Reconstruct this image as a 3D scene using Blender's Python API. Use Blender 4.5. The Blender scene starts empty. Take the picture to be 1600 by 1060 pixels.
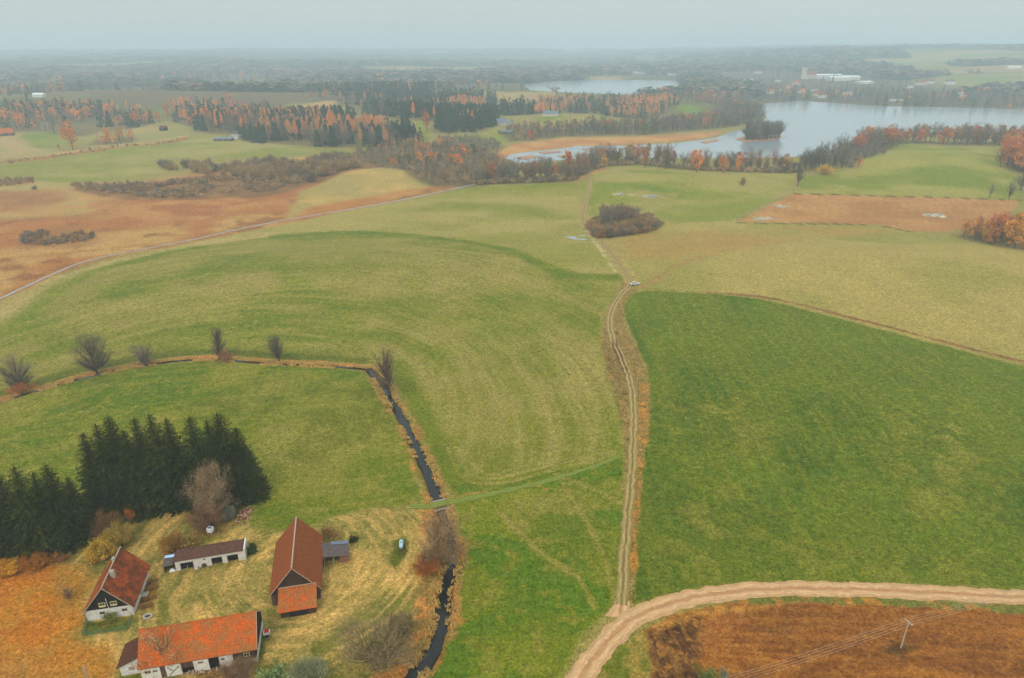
import bpy, math, random
import numpy as np
from mathutils import Vector
R = math.radians
random.seed(7)
rng = np.random.default_rng(7)
sc = bpy.context.scene
col = sc.collection

# ------------------------------------------------------------------ camera, sky, sun, exposure
F = 1067.0; CAMH = 110.0
PITCH = math.atan(460.0/F); CP, SP = math.cos(PITCH), math.sin(PITCH)
cam = bpy.data.objects.new('camera', bpy.data.cameras.new('camera')); col.objects.link(cam)
cam.location = (0, 0, CAMH); cam.rotation_euler = (math.pi/2-PITCH, 0, 0)
cam.data.sensor_width = 36; cam.data.lens = 36*F/1600; cam.data.clip_start = 1; cam.data.clip_end = 60000
sc.camera = cam
SUN_EL, SUN_AZ = R(48), R(200)
w = bpy.data.worlds.new('World'); sc.world = w; w.use_nodes = True
nt = w.node_tree; nt.nodes.clear()
wo = nt.nodes.new('ShaderNodeOutputWorld'); bg = nt.nodes.new('ShaderNodeBackground'); bg.inputs[1].default_value = 0.115
sky = nt.nodes.new('ShaderNodeTexSky'); sky.sky_type = 'NISHITA'; sky.sun_disc = False
sky.sun_elevation = SUN_EL; sky.sun_rotation = SUN_AZ; sky.dust_density = 4; sky.air_density = 1.0
mx = nt.nodes.new('ShaderNodeMix'); mx.data_type = 'RGBA'; mx.inputs[0].default_value = 0.86
CLOUD = (5.75, 6.35, 6.0, 1)
tcw = nt.nodes.new('ShaderNodeTexCoord'); nzw = nt.nodes.new('ShaderNodeTexNoise'); nzw.inputs['Scale'].default_value = 1.6; nzw.inputs['Detail'].default_value = 3
mpw = nt.nodes.new('ShaderNodeMapping'); mpw.inputs['Scale'].default_value = (1, 1, 5)
crw = nt.nodes.new('ShaderNodeValToRGB'); crw.color_ramp.elements[0].position = .3; crw.color_ramp.elements[1].position = .7
crw.color_ramp.elements[0].color = (5.25, 6.0, 5.98, 1); crw.color_ramp.elements[1].color = (5.65, 6.35, 6.2, 1)
spw = nt.nodes.new('ShaderNodeSeparateXYZ'); nt.links.new(tcw.outputs['Generated'], spw.inputs[0])   # an overcast sky is brighter overhead
grw = nt.nodes.new('ShaderNodeMapRange'); nt.links.new(spw.outputs[2], grw.inputs[0]); grw.inputs[1].default_value = .06; grw.inputs[2].default_value = .7; grw.inputs[3].default_value = 1.0; grw.inputs[4].default_value = 1.85
vsw = nt.nodes.new('ShaderNodeVectorMath'); vsw.operation = 'MULTIPLY'
wmx = nt.nodes.new('ShaderNodeMix'); wmx.data_type = 'RGBA'; wmx.inputs[6].default_value = (1, 1, 1, 1); wmx.inputs[7].default_value = (1.86, 1.90, 2.0, 1)
grw.inputs[3].default_value = 0; grw.inputs[4].default_value = 1; nt.links.new(grw.outputs[0], wmx.inputs[0])
nt.links.new(tcw.outputs['Generated'], mpw.inputs[0]); nt.links.new(mpw.outputs[0], nzw.inputs[0]); nt.links.new(nzw.outputs[0], crw.inputs[0])
nt.links.new(crw.outputs[0], vsw.inputs[0]); nt.links.new(wmx.outputs[2], vsw.inputs[1])
nt.links.new(sky.outputs[0], mx.inputs[6]); nt.links.new(vsw.outputs[0], mx.inputs[7])
nt.links.new(mx.outputs[2], bg.inputs[0]); nt.links.new(bg.outputs[0], wo.inputs[0])
sun = bpy.data.objects.new('sun', bpy.data.lights.new('sun', 'SUN')); col.objects.link(sun)
sun.data.energy = 1.4; sun.data.angle = R(25); sun.data.color = (1, .96, .92)
sun.rotation_euler = (math.pi/2-SUN_EL, 0, math.pi-SUN_AZ)
sun.location = (0, -50, 300)
sc.view_settings.view_transform = 'Standard'; sc.view_settings.look = 'None'; sc.view_settings.exposure = 0.0; sc.view_settings.gamma = 1
sc.view_settings.use_curve_mapping = False
HAZE_DENSITY = 0.00029; HAZE_COL = (.80, .93, 1.0, 1)
sc.cycles.volume_bounces = 4; sc.cycles.max_bounces = 8

# ------------------------------------------------------------------ numeric helpers
def C(r, g, b):
    a = np.array([r, g, b], float)/255
    return np.where(a <= .04045, a/12.92, ((a+.055)/1.055)**2.4)
def sstep(a, b, x):
    t = np.clip((x-a)/(b-a), 0, 1); return t*t*(3-2*t)
def vnoise(x, y, seed=0):
    xi = np.floor(x).astype(np.int64); yi = np.floor(y).astype(np.int64); fx = x-xi; fy = y-yi
    fx = fx*fx*(3-2*fx); fy = fy*fy*(3-2*fy)
    def h(i, j):
        n = (i*374761393+j*668265263+seed*1442695041) & 0xffffffff
        n = ((n ^ (n >> 13))*1274126177) & 0xffffffff
        return ((n ^ (n >> 16)) & 0xffff)/65535.0
    return (h(xi, yi)*(1-fx)+h(xi+1, yi)*fx)*(1-fy)+(h(xi, yi+1)*(1-fx)+h(xi+1, yi+1)*fx)*fy
def fbm(x, y, s, o=4, seed=0):
    v = 0; a = .5; t = 0; x = x/s; y = y/s
    for k in range(o):
        v = v+a*vnoise(x, y, seed+k*17); t += a; a *= .5; x = x*2.03+3.1; y = y*2.03+1.7
    return v/t
def sdpoly(x, y, P):
    d = np.full(x.shape, 1e18); ins = np.zeros(x.shape, bool); n = len(P)
    for i in range(n):
        x1, y1 = P[i]; x2, y2 = P[(i+1) % n]; ex, ey = x2-x1, y2-y1
        t = np.clip(((x-x1)*ex+(y-y1)*ey)/(ex*ex+ey*ey+1e-9), 0, 1)
        d = np.minimum(d, (x-x1-ex*t)**2+(y-y1-ey*t)**2)
        if y1 != y2:
            c = ((y1 > y) != (y2 > y)) & (x < (x2-x1)*(y-y1)/(y2-y1)+x1); ins ^= c
    d = np.sqrt(d); return np.where(ins, -d, d)
def dline(x, y, P):
    d = np.full(x.shape, 1e18); sgn = np.ones(x.shape)
    for i in range(len(P)-1):
        x1, y1 = P[i]; x2, y2 = P[i+1]; ex, ey = x2-x1, y2-y1
        t = np.clip(((x-x1)*ex+(y-y1)*ey)/(ex*ex+ey*ey+1e-9), 0, 1)
        q = (x-x1-ex*t)**2+(y-y1-ey*t)**2; m = q < d
        d = np.where(m, q, d); sgn = np.where(m, np.sign(ex*(y-y1)-ey*(x-x1)), sgn)
    return np.sqrt(d)*sgn
def pz(px, py, z=0.0):
    u = (px-800)/F; v = (py-530)/F; t = (CAMH-z)/max(SP+v*CP, 1e-3)
    return np.array([u*t, (CP-v*SP)*t])
LAKE_MAIN = np.array([pz(*q) for q in [(1190,162),(1250,158),(1300,161),(1370,166),(1480,168),(1600,171),(1800,176),(1900,205),(1700,212),(1600,210),(1480,206),(1400,208),(1340,216),(1300,233),(1262,244),(1230,247),(1100,248),(1000,247),(930,247),(880,250),(840,256),(805,255),(786,248),(795,241),(830,236),(880,232),(900,229),(980,227.5),(1060,223),(1110,217),(1140,209),(1165,200),(1190,192),(1196,184),(1192,172)]])
LAKE_FAR = np.array([pz(*q) for q in [(818,133),(860,127.5),(950,124.5),(1058,126.5),(1062,136),(1045,147),(1000,149),(900,146),(830,143)]])
def G(x, y, cx, cy, h, rx, ry, rot=0):
    p = pz(cx, cy); dx = x-p[0]; dy = y-p[1]; a = R(rot); u = dx*math.cos(a)+dy*math.sin(a); v = -dx*math.sin(a)+dy*math.cos(a)
    return h*np.exp(-(u/rx)**2-(v/ry)**2)
def H(x, y):
    x = np.asarray(x, float); y = np.asarray(y, float); r = np.hypot(x, y)
    h = G(x,y,600,425,7,120,52,8)+G(x,y,1430,430,8,130,60)+G(x,y,1450,262,13,130,75)+G(x,y,1030,288,7,110,45)
    h = h+G(x,y,240,240,6,180,60)+G(x,y,590,278,6,60,40)+G(x,y,1350,640,3,60,40)+G(x,y,250,640,1.5,60,22)
    h = h+G(x,y,880,194,14,120,60)+G(x,y,1080,172,12,130,80)+G(x,y,620,196,12,120,90)+G(x,y,380,205,8,200,80)+G(x,y,200,160,22,400,160)
    h = h+G(x,y,700,150,14,380,160)+G(x,y,760,208,7,90,40)
    h = h+(fbm(x, y, 90, 3, 5)-.5)*2.2*sstep(70, 130, np.hypot(x+58, y-110))*sstep(130,260,r)
    far = sstep(1900, 4200, r)
    az = np.degrees(np.arctan2(x, y))
    ridge = 88*sstep(6, 30, az)*np.exp(-((r-4600)/1000)**2)*(.85+.3*fbm(x,y,1500,3,31))+66*sstep(2, 30, az)*sstep(4300, 6400, r)
    ridge2 = 34*sstep(14, 40, az)*np.exp(-((r-3000)/600)**2)
    h = h+far*(fbm(x, y, 1400, 4, 9)-.42)*(60-34*sstep(8, 22, az))+ridge+ridge2+30*sstep(4500, 9000, r)
    h = np.minimum(h, 126+(h-126)*.15)
    # quiet shores
    m = np.ones(x.shape)
    for P in (LAKE_MAIN, LAKE_FAR):
        b = (x > P[:,0].min()-300)&(x < P[:,0].max()+300)&(y > P[:,1].min()-300)&(y < P[:,1].max()+400)
        if b.any():
            k = np.where(b)[0] if x.ndim else None
            if x.ndim: m[k] = np.minimum(m[k], sstep(4, 110, sdpoly(x[k], y[k], P)))
            else: m = np.minimum(m, sstep(4, 110, sdpoly(x, y, P)))
    return h*m
TS = np.geomspace(100, 16000, 2600)
def gp(px, py):
    """where the sight line through a photo point meets the terrain"""
    u = (px-800)/F; v = (py-530)/F; dx, dy, dz = u, CP-v*SP, -(SP+v*CP)
    z = CAMH+dz*TS; hh = H(dx*TS, dy*TS); k = np.where(hh >= z)[0]
    if len(k) == 0: t = 15000
    elif k[0] == 0: t = TS[0]
    else:
        i = k[0]; a = z[i-1]-hh[i-1]; b = hh[i]-z[i]; t = TS[i-1]+(TS[i]-TS[i-1])*a/(a+b+1e-9)
    return np.array([dx*t, dy*t])
def gps(L): return np.array([gp(*q) for q in L])
def Hs(x, y): return float(H(np.array([x]), np.array([y]))[0])
def proj(X, Y, Z):
    a = CAMH-Z; d = Y*CP+a*SP
    return 800+F*X/d, 530+F*(a*CP-Y*SP)/d
def top_height(p, zb, ty):
    v = (ty-530)/F; return CAMH-p[1]*(SP+v*CP)/(CP-v*SP)-zb
def smooth_line(P, n=8):
    P = np.asarray(P, float); Q = np.vstack([2*P[0]-P[1], P, 2*P[-1]-P[-2]]); out = []
    for i in range(1, len(Q)-2):
        for t in np.linspace(0, 1, n, endpoint=False):
            p0, p1, p2, p3 = Q[i-1], Q[i], Q[i+1], Q[i+2]
            out.append(.5*((2*p1)+(-p0+p2)*t+(2*p0-5*p1+4*p2-p3)*t*t+(-p0+3*p1-3*p2+p3)*t**3))
    out.append(P[-1]); return np.array(out)

STREAM = smooth_line(gps([(577,577),(590,592),(601,608),(613,628),(631,657),(648,692),(663,727),(676,757),(686,785),(691,797),(698,830),(704,865),(703,895),(694,930),(690,970),(680,1008),(662,1038),(637,1064),(590,1110),(520,1180)]), 6)
DITCH = smooth_line(gps([(577,577),(520,572),(430,568),(330,561),(240,568),(150,585),(60,609),(0,627),(-90,655)]), 5)
CANAL = smooth_line(gps([(-90,510),(0,467),(40,448),(75,432),(120,413),(180,398),(300,375),(380,357),(470,340),(600,318),(680,302),(745,288)]), 5)

# ------------------------------------------------------------------ materials
def newmat(name):
    m = bpy.data.materials.new(name); m.use_nodes = True; nt = m.node_tree
    b = nt.nodes['Principled BSDF']; b.inputs['Roughness'].default_value = .85
    b.inputs['Specular IOR Level'].default_value = .2
    return m, nt, b
def N(nt, t, **kw):
    n = nt.nodes.new(t)
    for k, v in kw.items(): setattr(n, k, v)
    return n
def noise(nt, scale, detail=3, vec=None, rough=.6):
    n = N(nt, 'ShaderNodeTexNoise'); n.inputs['Scale'].default_value = scale; n.inputs['Detail'].default_value = detail; n.inputs['Roughness'].default_value = rough
    if vec is not None: nt.links.new(vec, n.inputs[0])
    return n
def mapr(nt, src, a, b, c, d):
    n = N(nt, 'ShaderNodeMapRange'); nt.links.new(src, n.inputs[0])
    for i, v in zip((1, 2, 3, 4), (a, b, c, d)): n.inputs[i].default_value = v
    return n.outputs[0]
def mul(nt, a, b):
    n = N(nt, 'ShaderNodeMath', operation='MULTIPLY')
    for i, s in enumerate((a, b)):
        if isinstance(s, (int, float)): n.inputs[i].default_value = s
        else: nt.links.new(s, n.inputs[i])
    return n.outputs[0]
def vscale(nt, colsock, fac):
    n = N(nt, 'ShaderNodeVectorMath', operation='SCALE'); nt.links.new(colsock, n.inputs[0]); nt.links.new(fac, n.inputs['Scale']); return n.outputs[0]
def mixc(nt, fac, a, b):
    n = N(nt, 'ShaderNodeMix', data_type='RGBA')
    for i, s in ((0, fac), (6, a), (7, b)):
        if isinstance(s, (int, float)): n.inputs[i].default_value = s
        elif isinstance(s, (tuple, list, np.ndarray)): n.inputs[i].default_value = (*[float(q) for q in s[:3]], 1)
        else: nt.links.new(s, n.inputs[i])
    return n.outputs[2]
def bump(nt, b, h, strength=.5, dist=.1):
    n = N(nt, 'ShaderNodeBump'); n.inputs['Strength'].default_value = strength; n.inputs['Distance'].default_value = dist
    nt.links.new(h, n.inputs['Height']); nt.links.new(n.outputs[0], b.inputs['Normal'])
def simple(name, rgb, var=.25, scale=3, rough=.85, spec=.2, bmp=0, metal=0):
    m, nt, b = newmat(name); tc = N(nt, 'ShaderNodeTexCoord')
    n = noise(nt, scale, 5, tc.outputs['Object']); f = mapr(nt, n.outputs[0], .3, .7, 1-var, 1+var)
    r = N(nt, 'ShaderNodeRGB'); r.outputs[0].default_value = (*[float(q) for q in rgb], 1)
    nt.links.new(vscale(nt, r.outputs[0], f), b.inputs['Base Color'])
    b.inputs['Roughness'].default_value = rough; b.inputs['Specular IOR Level'].default_value = spec; b.inputs['Metallic'].default_value = metal
    if bmp: bump(nt, b, n.outputs[0], .6, bmp)
    return m
def ground_mat():
    m, nt, b = newmat('ground_cover'); tc = N(nt, 'ShaderNodeTexCoord'); P = tc.outputs['Object']
    at = N(nt, 'ShaderNodeAttribute', attribute_name='Col')
    n1 = noise(nt, 1.5, 6, P, .75); n2 = noise(nt, .55, 6, P, .75); n3 = noise(nt, .05, 4, P)
    mp = N(nt, 'ShaderNodeMapping'); mp.inputs['Scale'].default_value = (1, 1, 1); mp.inputs['Rotation'].default_value = (0, 0, .5); nt.links.new(P, mp.inputs[0])
    n4 = noise(nt, 4.0, 3, mp.outputs[0], .7)
    f = mul(nt, mul(nt, mapr(nt, n1.outputs[0], .3, .7, .34, 1.72), mapr(nt, n2.outputs[0], .3, .7, .74, 1.28)), mul(nt, mapr(nt, n3.outputs[0], .3, .7, .93, 1.07), mapr(nt, n4.outputs[0], .3, .7, .6, 1.42)))
    vo = N(nt, 'ShaderNodeTexVoronoi'); vo.inputs['Scale'].default_value = 2.3; nt.links.new(P, vo.inputs['Vector']); vs = N(nt, 'ShaderNodeSeparateXYZ'); nt.links.new(vo.outputs['Color'], vs.inputs[0])
    f = mul(nt, f, mapr(nt, vs.outputs[0], 0, 1, .84, 1.16))
    c = vscale(nt, at.outputs['Color'], f)
    straw = mixc(nt, mapr(nt, n2.outputs[0], .45, .75, 0, .16), c, C(165, 150, 95))
    nt.links.new(straw, b.inputs['Base Color']); b.inputs['Specular IOR Level'].default_value = .08; b.inputs['Roughness'].default_value = .95
    bump(nt, b, n1.outputs[0], .7, .35)
    return m
def plant_mat(name, trans=.0):
    m, nt, b = newmat(name)
    at = N(nt, 'ShaderNodeAttribute', attribute_name='Col'); oi = N(nt, 'ShaderNodeObjectInfo')
    mm = N(nt, 'ShaderNodeVectorMath', operation='MULTIPLY'); nt.links.new(at.outputs['Color'], mm.inputs[0]); nt.links.new(oi.outputs['Color'], mm.inputs[1])
    nt.links.new(mm.outputs[0], b.inputs['Base Color']); b.inputs['Specular IOR Level'].default_value = .08; b.inputs['Roughness'].default_value = .9
    return m
def water_mat(name, base, rough, bs, bd):
    m, nt, b = newmat(name); tc = N(nt, 'ShaderNodeTexCoord')
    b.inputs['Base Color'].default_value = (*base, 1); b.inputs['Roughness'].default_value = rough; b.inputs['Specular IOR Level'].default_value = .5; b.inputs['IOR'].default_value = 1.33
    n = noise(nt, bs, 3, tc.outputs['Object']); bump(nt, b, n.outputs[0], .25, bd)
    return m
def track_mat(name, edge, rut, mid, scale=1.0):
    m, nt, b = newmat(name); uv = N(nt, 'ShaderNodeUVMap'); sp = N(nt, 'ShaderNodeSeparateXYZ'); nt.links.new(uv.outputs[0], sp.inputs[0])
    tc = N(nt, 'ShaderNodeTexCoord')
    mp = N(nt, 'ShaderNodeMapping'); mp.inputs['Scale'].default_value = (6*scale, .25, 1); nt.links.new(uv.outputs[0], mp.inputs[0])
    ns = noise(nt, 1.0, 5, mp.outputs[0], .7); nf = noise(nt, 1.2, 5, tc.outputs['Object'], .7)
    ramp = N(nt, 'ShaderNodeValToRGB'); el = ramp.color_ramp.elements; el[0].position = 0; el[0].color = (*edge, 1); el[1].position = 1; el[1].color = (*edge, 1)
    for p, c in ((.12, edge), (.24, rut), (.34, rut), (.46, mid), (.56, mid), (.68, rut), (.78, rut), (.9, edge)):
        e = el.new(p); e.color = (*c, 1)
    ad = N(nt, 'ShaderNodeMath', operation='ADD'); nt.links.new(sp.outputs[0], ad.inputs[0]); nt.links.new(mapr(nt, nf.outputs[0], .2, .8, -.07, .07), ad.inputs[1])
    nt.links.new(ad.outputs[0], ramp.inputs[0])
    f = mul(nt, mapr(nt, ns.outputs[0], .3, .7, .66, 1.3), mapr(nt, nf.outputs[0], .3, .7, .85, 1.15))
    nt.links.new(vscale(nt, ramp.outputs[0], f), b.inputs['Base Color']); b.inputs['Specular IOR Level'].default_value = .1
    bump(nt, b, ns.outputs[0], .5, .12)
    return m
def roof_mat(name, cols, moss, mossamt=.5, tile=(.28, .36), warp=1.0):
    m, nt, b = newmat(name); uv = N(nt, 'ShaderNodeUVMap'); tc = N(nt, 'ShaderNodeTexCoord')
    br = N(nt, 'ShaderNodeTexBrick'); nt.links.new(uv.outputs[0], br.inputs[0]); br.inputs['Scale'].default_value = 1
    br.inputs['Brick Width'].default_value = tile[0]; br.inputs['Row Height'].default_value = tile[1]; br.inputs['Mortar Size'].default_value = .035; br.offset = 0
    br.inputs['Color1'].default_value = (1.08, 1.08, 1.08, 1); br.inputs['Color2'].default_value = (.78, .78, .78, 1); br.inputs['Mortar'].default_value = (.6, .6, .6, 1)
    n1 = noise(nt, .45, 5, tc.outputs['Object'], .65); n2 = noise(nt, 2.6, 5, tc.outputs['Object'], .7)
    c = mixc(nt, mapr(nt, n1.outputs[0], .38, .6, 0, 1), cols[0], cols[1])
    mask = N(nt, 'ShaderNodeMath', operation='ADD'); nt.links.new(n1.outputs[0], mask.inputs[0]); nt.links.new(mapr(nt, n2.outputs[0], 0, 1, -.5, .5), mask.inputs[1])
    c = mixc(nt, mul(nt, mapr(nt, mask.outputs[0], .42, .62, 0, 1), mossamt), c, moss)
    mm = N(nt, 'ShaderNodeVectorMath', operation='MULTIPLY'); nt.links.new(c, mm.inputs[0]); nt.links.new(br.outputs[0], mm.inputs[1])
    f = mapr(nt, noise(nt, 3.2, 5, tc.outputs['Object'], .8).outputs[0], .3, .7, .55, 1.42)
    nt.links.new(vscale(nt, mm.outputs[0], f), b.inputs['Base Color']); bump(nt, b, br.outputs['Fac'], -.6, .05)
    return m
def board_mat(name, c1, c2, wd=.22, horizontal=False):
    m, nt, b = newmat(name); uv = N(nt, 'ShaderNodeUVMap'); mp = N(nt, 'ShaderNodeMapping'); nt.links.new(uv.outputs[0], mp.inputs[0])
    if not horizontal: mp.inputs['Rotation'].default_value = (0, 0, math.pi/2)
    br = N(nt, 'ShaderNodeTexBrick'); nt.links.new(mp.outputs[0], br.inputs[0]); br.inputs['Scale'].default_value = 1; br.inputs['Brick Width'].default_value = 3.1; br.inputs['Row Height'].default_value = wd; br.inputs['Mortar Size'].default_value = .018
    br.inputs['Color1'].default_value = (*c1, 1); br.inputs['Color2'].default_value = (*c2, 1); br.inputs['Mortar'].default_value = (.01, .008, .006, 1)
    n = noise(nt, 2.2, 5, N(nt, 'ShaderNodeTexCoord').outputs['Object'], .7)
    nt.links.new(vscale(nt, br.outputs[0], mapr(nt, n.outputs[0], .3, .7, .6, 1.4)), b.inputs['Base Color']); bump(nt, b, br.outputs['Fac'], -.5, .03)
    return m
def plaster_mat(name, rgb, dirt):
    m, nt, b = newmat(name); tc = N(nt, 'ShaderNodeTexCoord'); P = tc.outputs['Object']
    n1 = noise(nt, .9, 6, P, .7); n2 = noise(nt, 5, 4, P, .7)
    mk = mul(nt, mapr(nt, n1.outputs[0], .48, .68, 0, .8), mapr(nt, n2.outputs[0], .35, .65, .3, 1))
    c = mixc(nt, mk, rgb, dirt); nt.links.new(vscale(nt, c, mapr(nt, n2.outputs[0], .3, .7, .9, 1.08)), b.inputs['Base Color']); bump(nt, b, n2.outputs[0], .4, .03)
    return m
M = dict(
    ground=ground_mat(), foliage=plant_mat('foliage'), bark=plant_mat('bark'),
    lake=water_mat('lake_water', (.27, .29, .30), .14, .15, .008), stream=water_mat('stream_water', (.012, .011, .010), .06, .8, .03),
    road=track_mat('dirt_road', C(184, 142, 98), C(198, 156, 110), C(174, 126, 84), 3.0),
    track=track_mat('farm_track', C(130, 112, 60), C(166, 136, 86), C(116, 102, 48)),
    grasstrack=track_mat('grass_track', C(98, 112, 34), C(128, 128, 58), C(100, 118, 36)),
    tile_orange=roof_mat('roof_tile_orange', (C(212, 94, 26), C(190, 88, 34)), C(160, 112, 58), .8),
    tile_red=roof_mat('roof_tile_red', (C(150, 78, 34), C(122, 64, 32)), C(176, 88, 36), .6),
    tile_house=roof_mat('roof_tile_house', (C(182, 82, 28), C(126, 62, 28)), C(98, 54, 28), .8),
    tile_brown=roof_mat('roof_tile_brown', (C(98, 58, 44), C(128, 84, 62)), C(70, 52, 44), .8),
    tile_dark=roof_mat('roof_tile_dark', (C(92, 48, 30), C(70, 42, 30)), C(126, 64, 34), .5),
    felt=simple('roof_felt', C(86, 74, 70), .3, 1.5, .7, .3), metalroof=simple('roof_metal', C(98, 108, 120), .12, .5, .5, .4),
    plaster=plaster_mat('white_plaster', C(215, 210, 200), C(160, 140, 115)), plaster2=plaster_mat('stained_plaster', C(222, 215, 202), C(150, 118, 86)),
    stone=plaster_mat('field_stone', C(150, 135, 115), C(95, 82, 66)), beige=plaster_mat('beige_plaster', C(205, 185, 160), C(170, 150, 128)),
    board=board_mat('weathered_boards', C(104, 80, 66), C(78, 60, 50)), board_h=board_mat('brown_boards', C(88, 62, 46), C(66, 46, 36), .2, True),
    board_black=board_mat('black_boards', C(44, 34, 32), C(32, 26, 26)),
    dark=simple('dark_opening', C(22, 18, 16), .3, 2), glass=simple('window_glass', C(36, 40, 44), .2, 1, .1, .6),
    white=simple('white_paint', C(222, 220, 214), .06, 2, .5, .3), cream=simple('cream_paint', C(205, 185, 135), .1, 2),
    concrete=simple('concrete', C(168, 158, 140), .2, 2, bmp=.03), wood=simple('grey_wood', C(170, 155, 135), .2, 3), brick=board_mat('old_brick', C(150, 100, 76), C(170, 120, 95), .12, True),
    blue=simple('pale_blue_paint', C(168, 192, 208), .08, 2, .4, .4), tyre=simple('rubber', C(28, 27, 26), .2, 4), red=simple('red_paint', C(190, 30, 45), .1, 3, .5),
    tarp=simple('blue_tarpaulin', C(165, 190, 220), .25, 3, .5), ridge=simple('ridge_mortar', C(176, 150, 128), .3, 3), rust=simple('rusty_metal', C(120, 70, 48), .3, 4),
    carpaint=simple('car_paint', C(205, 200, 190), .04, 1, .35, .5), wire=simple('wire_metal', C(190, 165, 140), .05, 1, .5), hedge=simple('green_netting', C(92, 120, 84), .3, 4, .9), rock=simple('rubble_stone', C(170, 140, 118), .3, 3, bmp=.05),
    soil=simple('garden_soil', C(82, 62, 50), .4, 3, bmp=.08),
)
def tag(o, label=None, cat=None, group=None, kind=None):
    if label: o['label'] = label
    if cat: o['category'] = cat
    if group: o['group'] = group
    if kind: o['kind'] = kind
    return o
def meshobj(name, V, Fc, mat, parent=None, colors=None, smooth=False, uvs=None):
    """Fc: array (m,3|4) or list"""
    me = bpy.data.meshes.new(name); V = np.asarray(V, np.float32)
    if isinstance(Fc, np.ndarray):
        k = Fc.shape[1]; me.vertices.add(len(V)); me.vertices.foreach_set('co', V.ravel()); me.loops.add(Fc.size); me.loops.foreach_set('vertex_index', Fc.astype(np.int32).ravel())
        me.polygons.add(len(Fc)); me.polygons.foreach_set('loop_start', np.arange(0, Fc.size, k, dtype=np.int32)); me.polygons.foreach_set('loop_total', np.full(len(Fc), k, np.int32)); me.update(calc_edges=True)
    else: me.from_pydata([tuple(map(float, v)) for v in V], [], Fc)
    if colors is not None:
        a = me.attributes.new('Col', 'FLOAT_COLOR', 'POINT'); c = np.ones((len(V), 4), np.float32); c[:, :3] = colors; a.data.foreach_set('color', c.ravel())
    if uvs is not None:
        l = me.uv_layers.new(name='UVMap'); idx = np.asarray(Fc).ravel() if isinstance(Fc, np.ndarray) else np.concatenate([np.array(f) for f in Fc])
        l.data.foreach_set('uv', np.asarray(uvs, np.float32)[idx].ravel())
    if smooth: me.polygons.foreach_set('use_smooth', np.ones(len(me.polygons), bool))
    me.materials.append(mat); o = bpy.data.objects.new(name, me); col.objects.link(o)
    if parent: o.parent = parent
    return o
def empty(name, loc, rz=0, **kw):
    o = bpy.data.objects.new(name, None); col.objects.link(o); o.location = [float(q) for q in loc]; o.rotation_euler = (0, 0, rz); o.empty_display_size = .5
    return tag(o, **kw)

# ------------------------------------------------------------------ ground sheet
az = np.concatenate([np.arange(-50, 50, .088), np.arange(50, 310, 2.0)]); az = np.radians(az)
rr = [12., 24, 36, 48, 58, 66, 72]; r = 76.
while r < 15000:
    rr.append(r); r += min(r*r/110*.00135+r*.0004, r*.012)
rr = np.array(rr+[22000.0]); nA, nR = len(az), len(rr)
AA, RR = np.meshgrid(az, rr); GX = (np.sin(AA)*RR).ravel(); GY = (np.cos(AA)*RR).ravel()
GZ = H(GX, GY); GZ0 = GZ.copy()
near = np.where((np.hypot(GX, GY) < 420))[0]; xx, yy = GX[near], GY[near]
wob = (fbm(xx, yy, 3, 3, 3)-.5)
ds = np.abs(dline(xx, yy, STREAM)); dd = np.abs(dline(xx, yy, DITCH))
culv = gp(688, 789)
gate = sstep(1.9, 3.0, np.hypot(xx-culv[0], (yy-culv[1])))
SW = 1.2
carve = .75*(1-sstep(SW-.2, SW+1.5, ds+wob*.8))*gate; carve = np.maximum(carve, .55*(1-sstep(.5, 1.6, dd+wob*.6)))
carve = np.maximum(carve, -.12*(1-sstep(0, 2.2, np.abs(ds-SW-2.0))))
GZ[near] -= carve
for P in (LAKE_MAIN, LAKE_FAR):
    b = np.where((GX > P[:,0].min())&(GX < P[:,0].max())&(GY > P[:,1].min())&(GY < P[:,1].max()))[0]
    GZ[b] -= .6*(1-sstep(-12, 0, sdpoly(GX[b], GY[b], P)))
GR = np.hypot(GX, GY)
print('ground verts', len(GX))
# base cover: pale rough grass; far country a patchwork of woods and fields
COL = np.empty((len(GX), 3)); f1 = fbm(GX, GY, 40, 4, 11)[:, None]; f2 = fbm(GX, GY, 260, 4, 12)[:, None]
COL[:] = C(138, 140, 84)*(1-f1)+C(160, 152, 98)*f1
cellx = GX/330+fbm(GX, GY, 300, 2, 41)*1.3; celly = GY/260+fbm(GX, GY, 300, 2, 42)*1.3
ch = vnoise(np.floor(cellx)+.0, np.floor(celly)+.0, 77)
pal = np.array([C(105, 130, 62), C(140, 138, 84), C(88, 92, 60), C(165, 148, 100), C(128, 104, 76), C(84, 92, 58), C(110, 128, 66)])
patch = pal[np.clip((ch*7).astype(int), 0, 6)]
fm = sstep(1050, 1500, GR)[:, None]; COL = COL*(1-fm)+patch*fm*(.85+.3*f1)
def woodmask(x, y): return fbm(x, y, 520, 4, 23)
wm = sstep(.43, .50, woodmask(GX, GY))*sstep(1500, 2100, GR)
COL = COL*(1-wm[:, None])+C(62, 58, 44)*wm[:, None]

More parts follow.
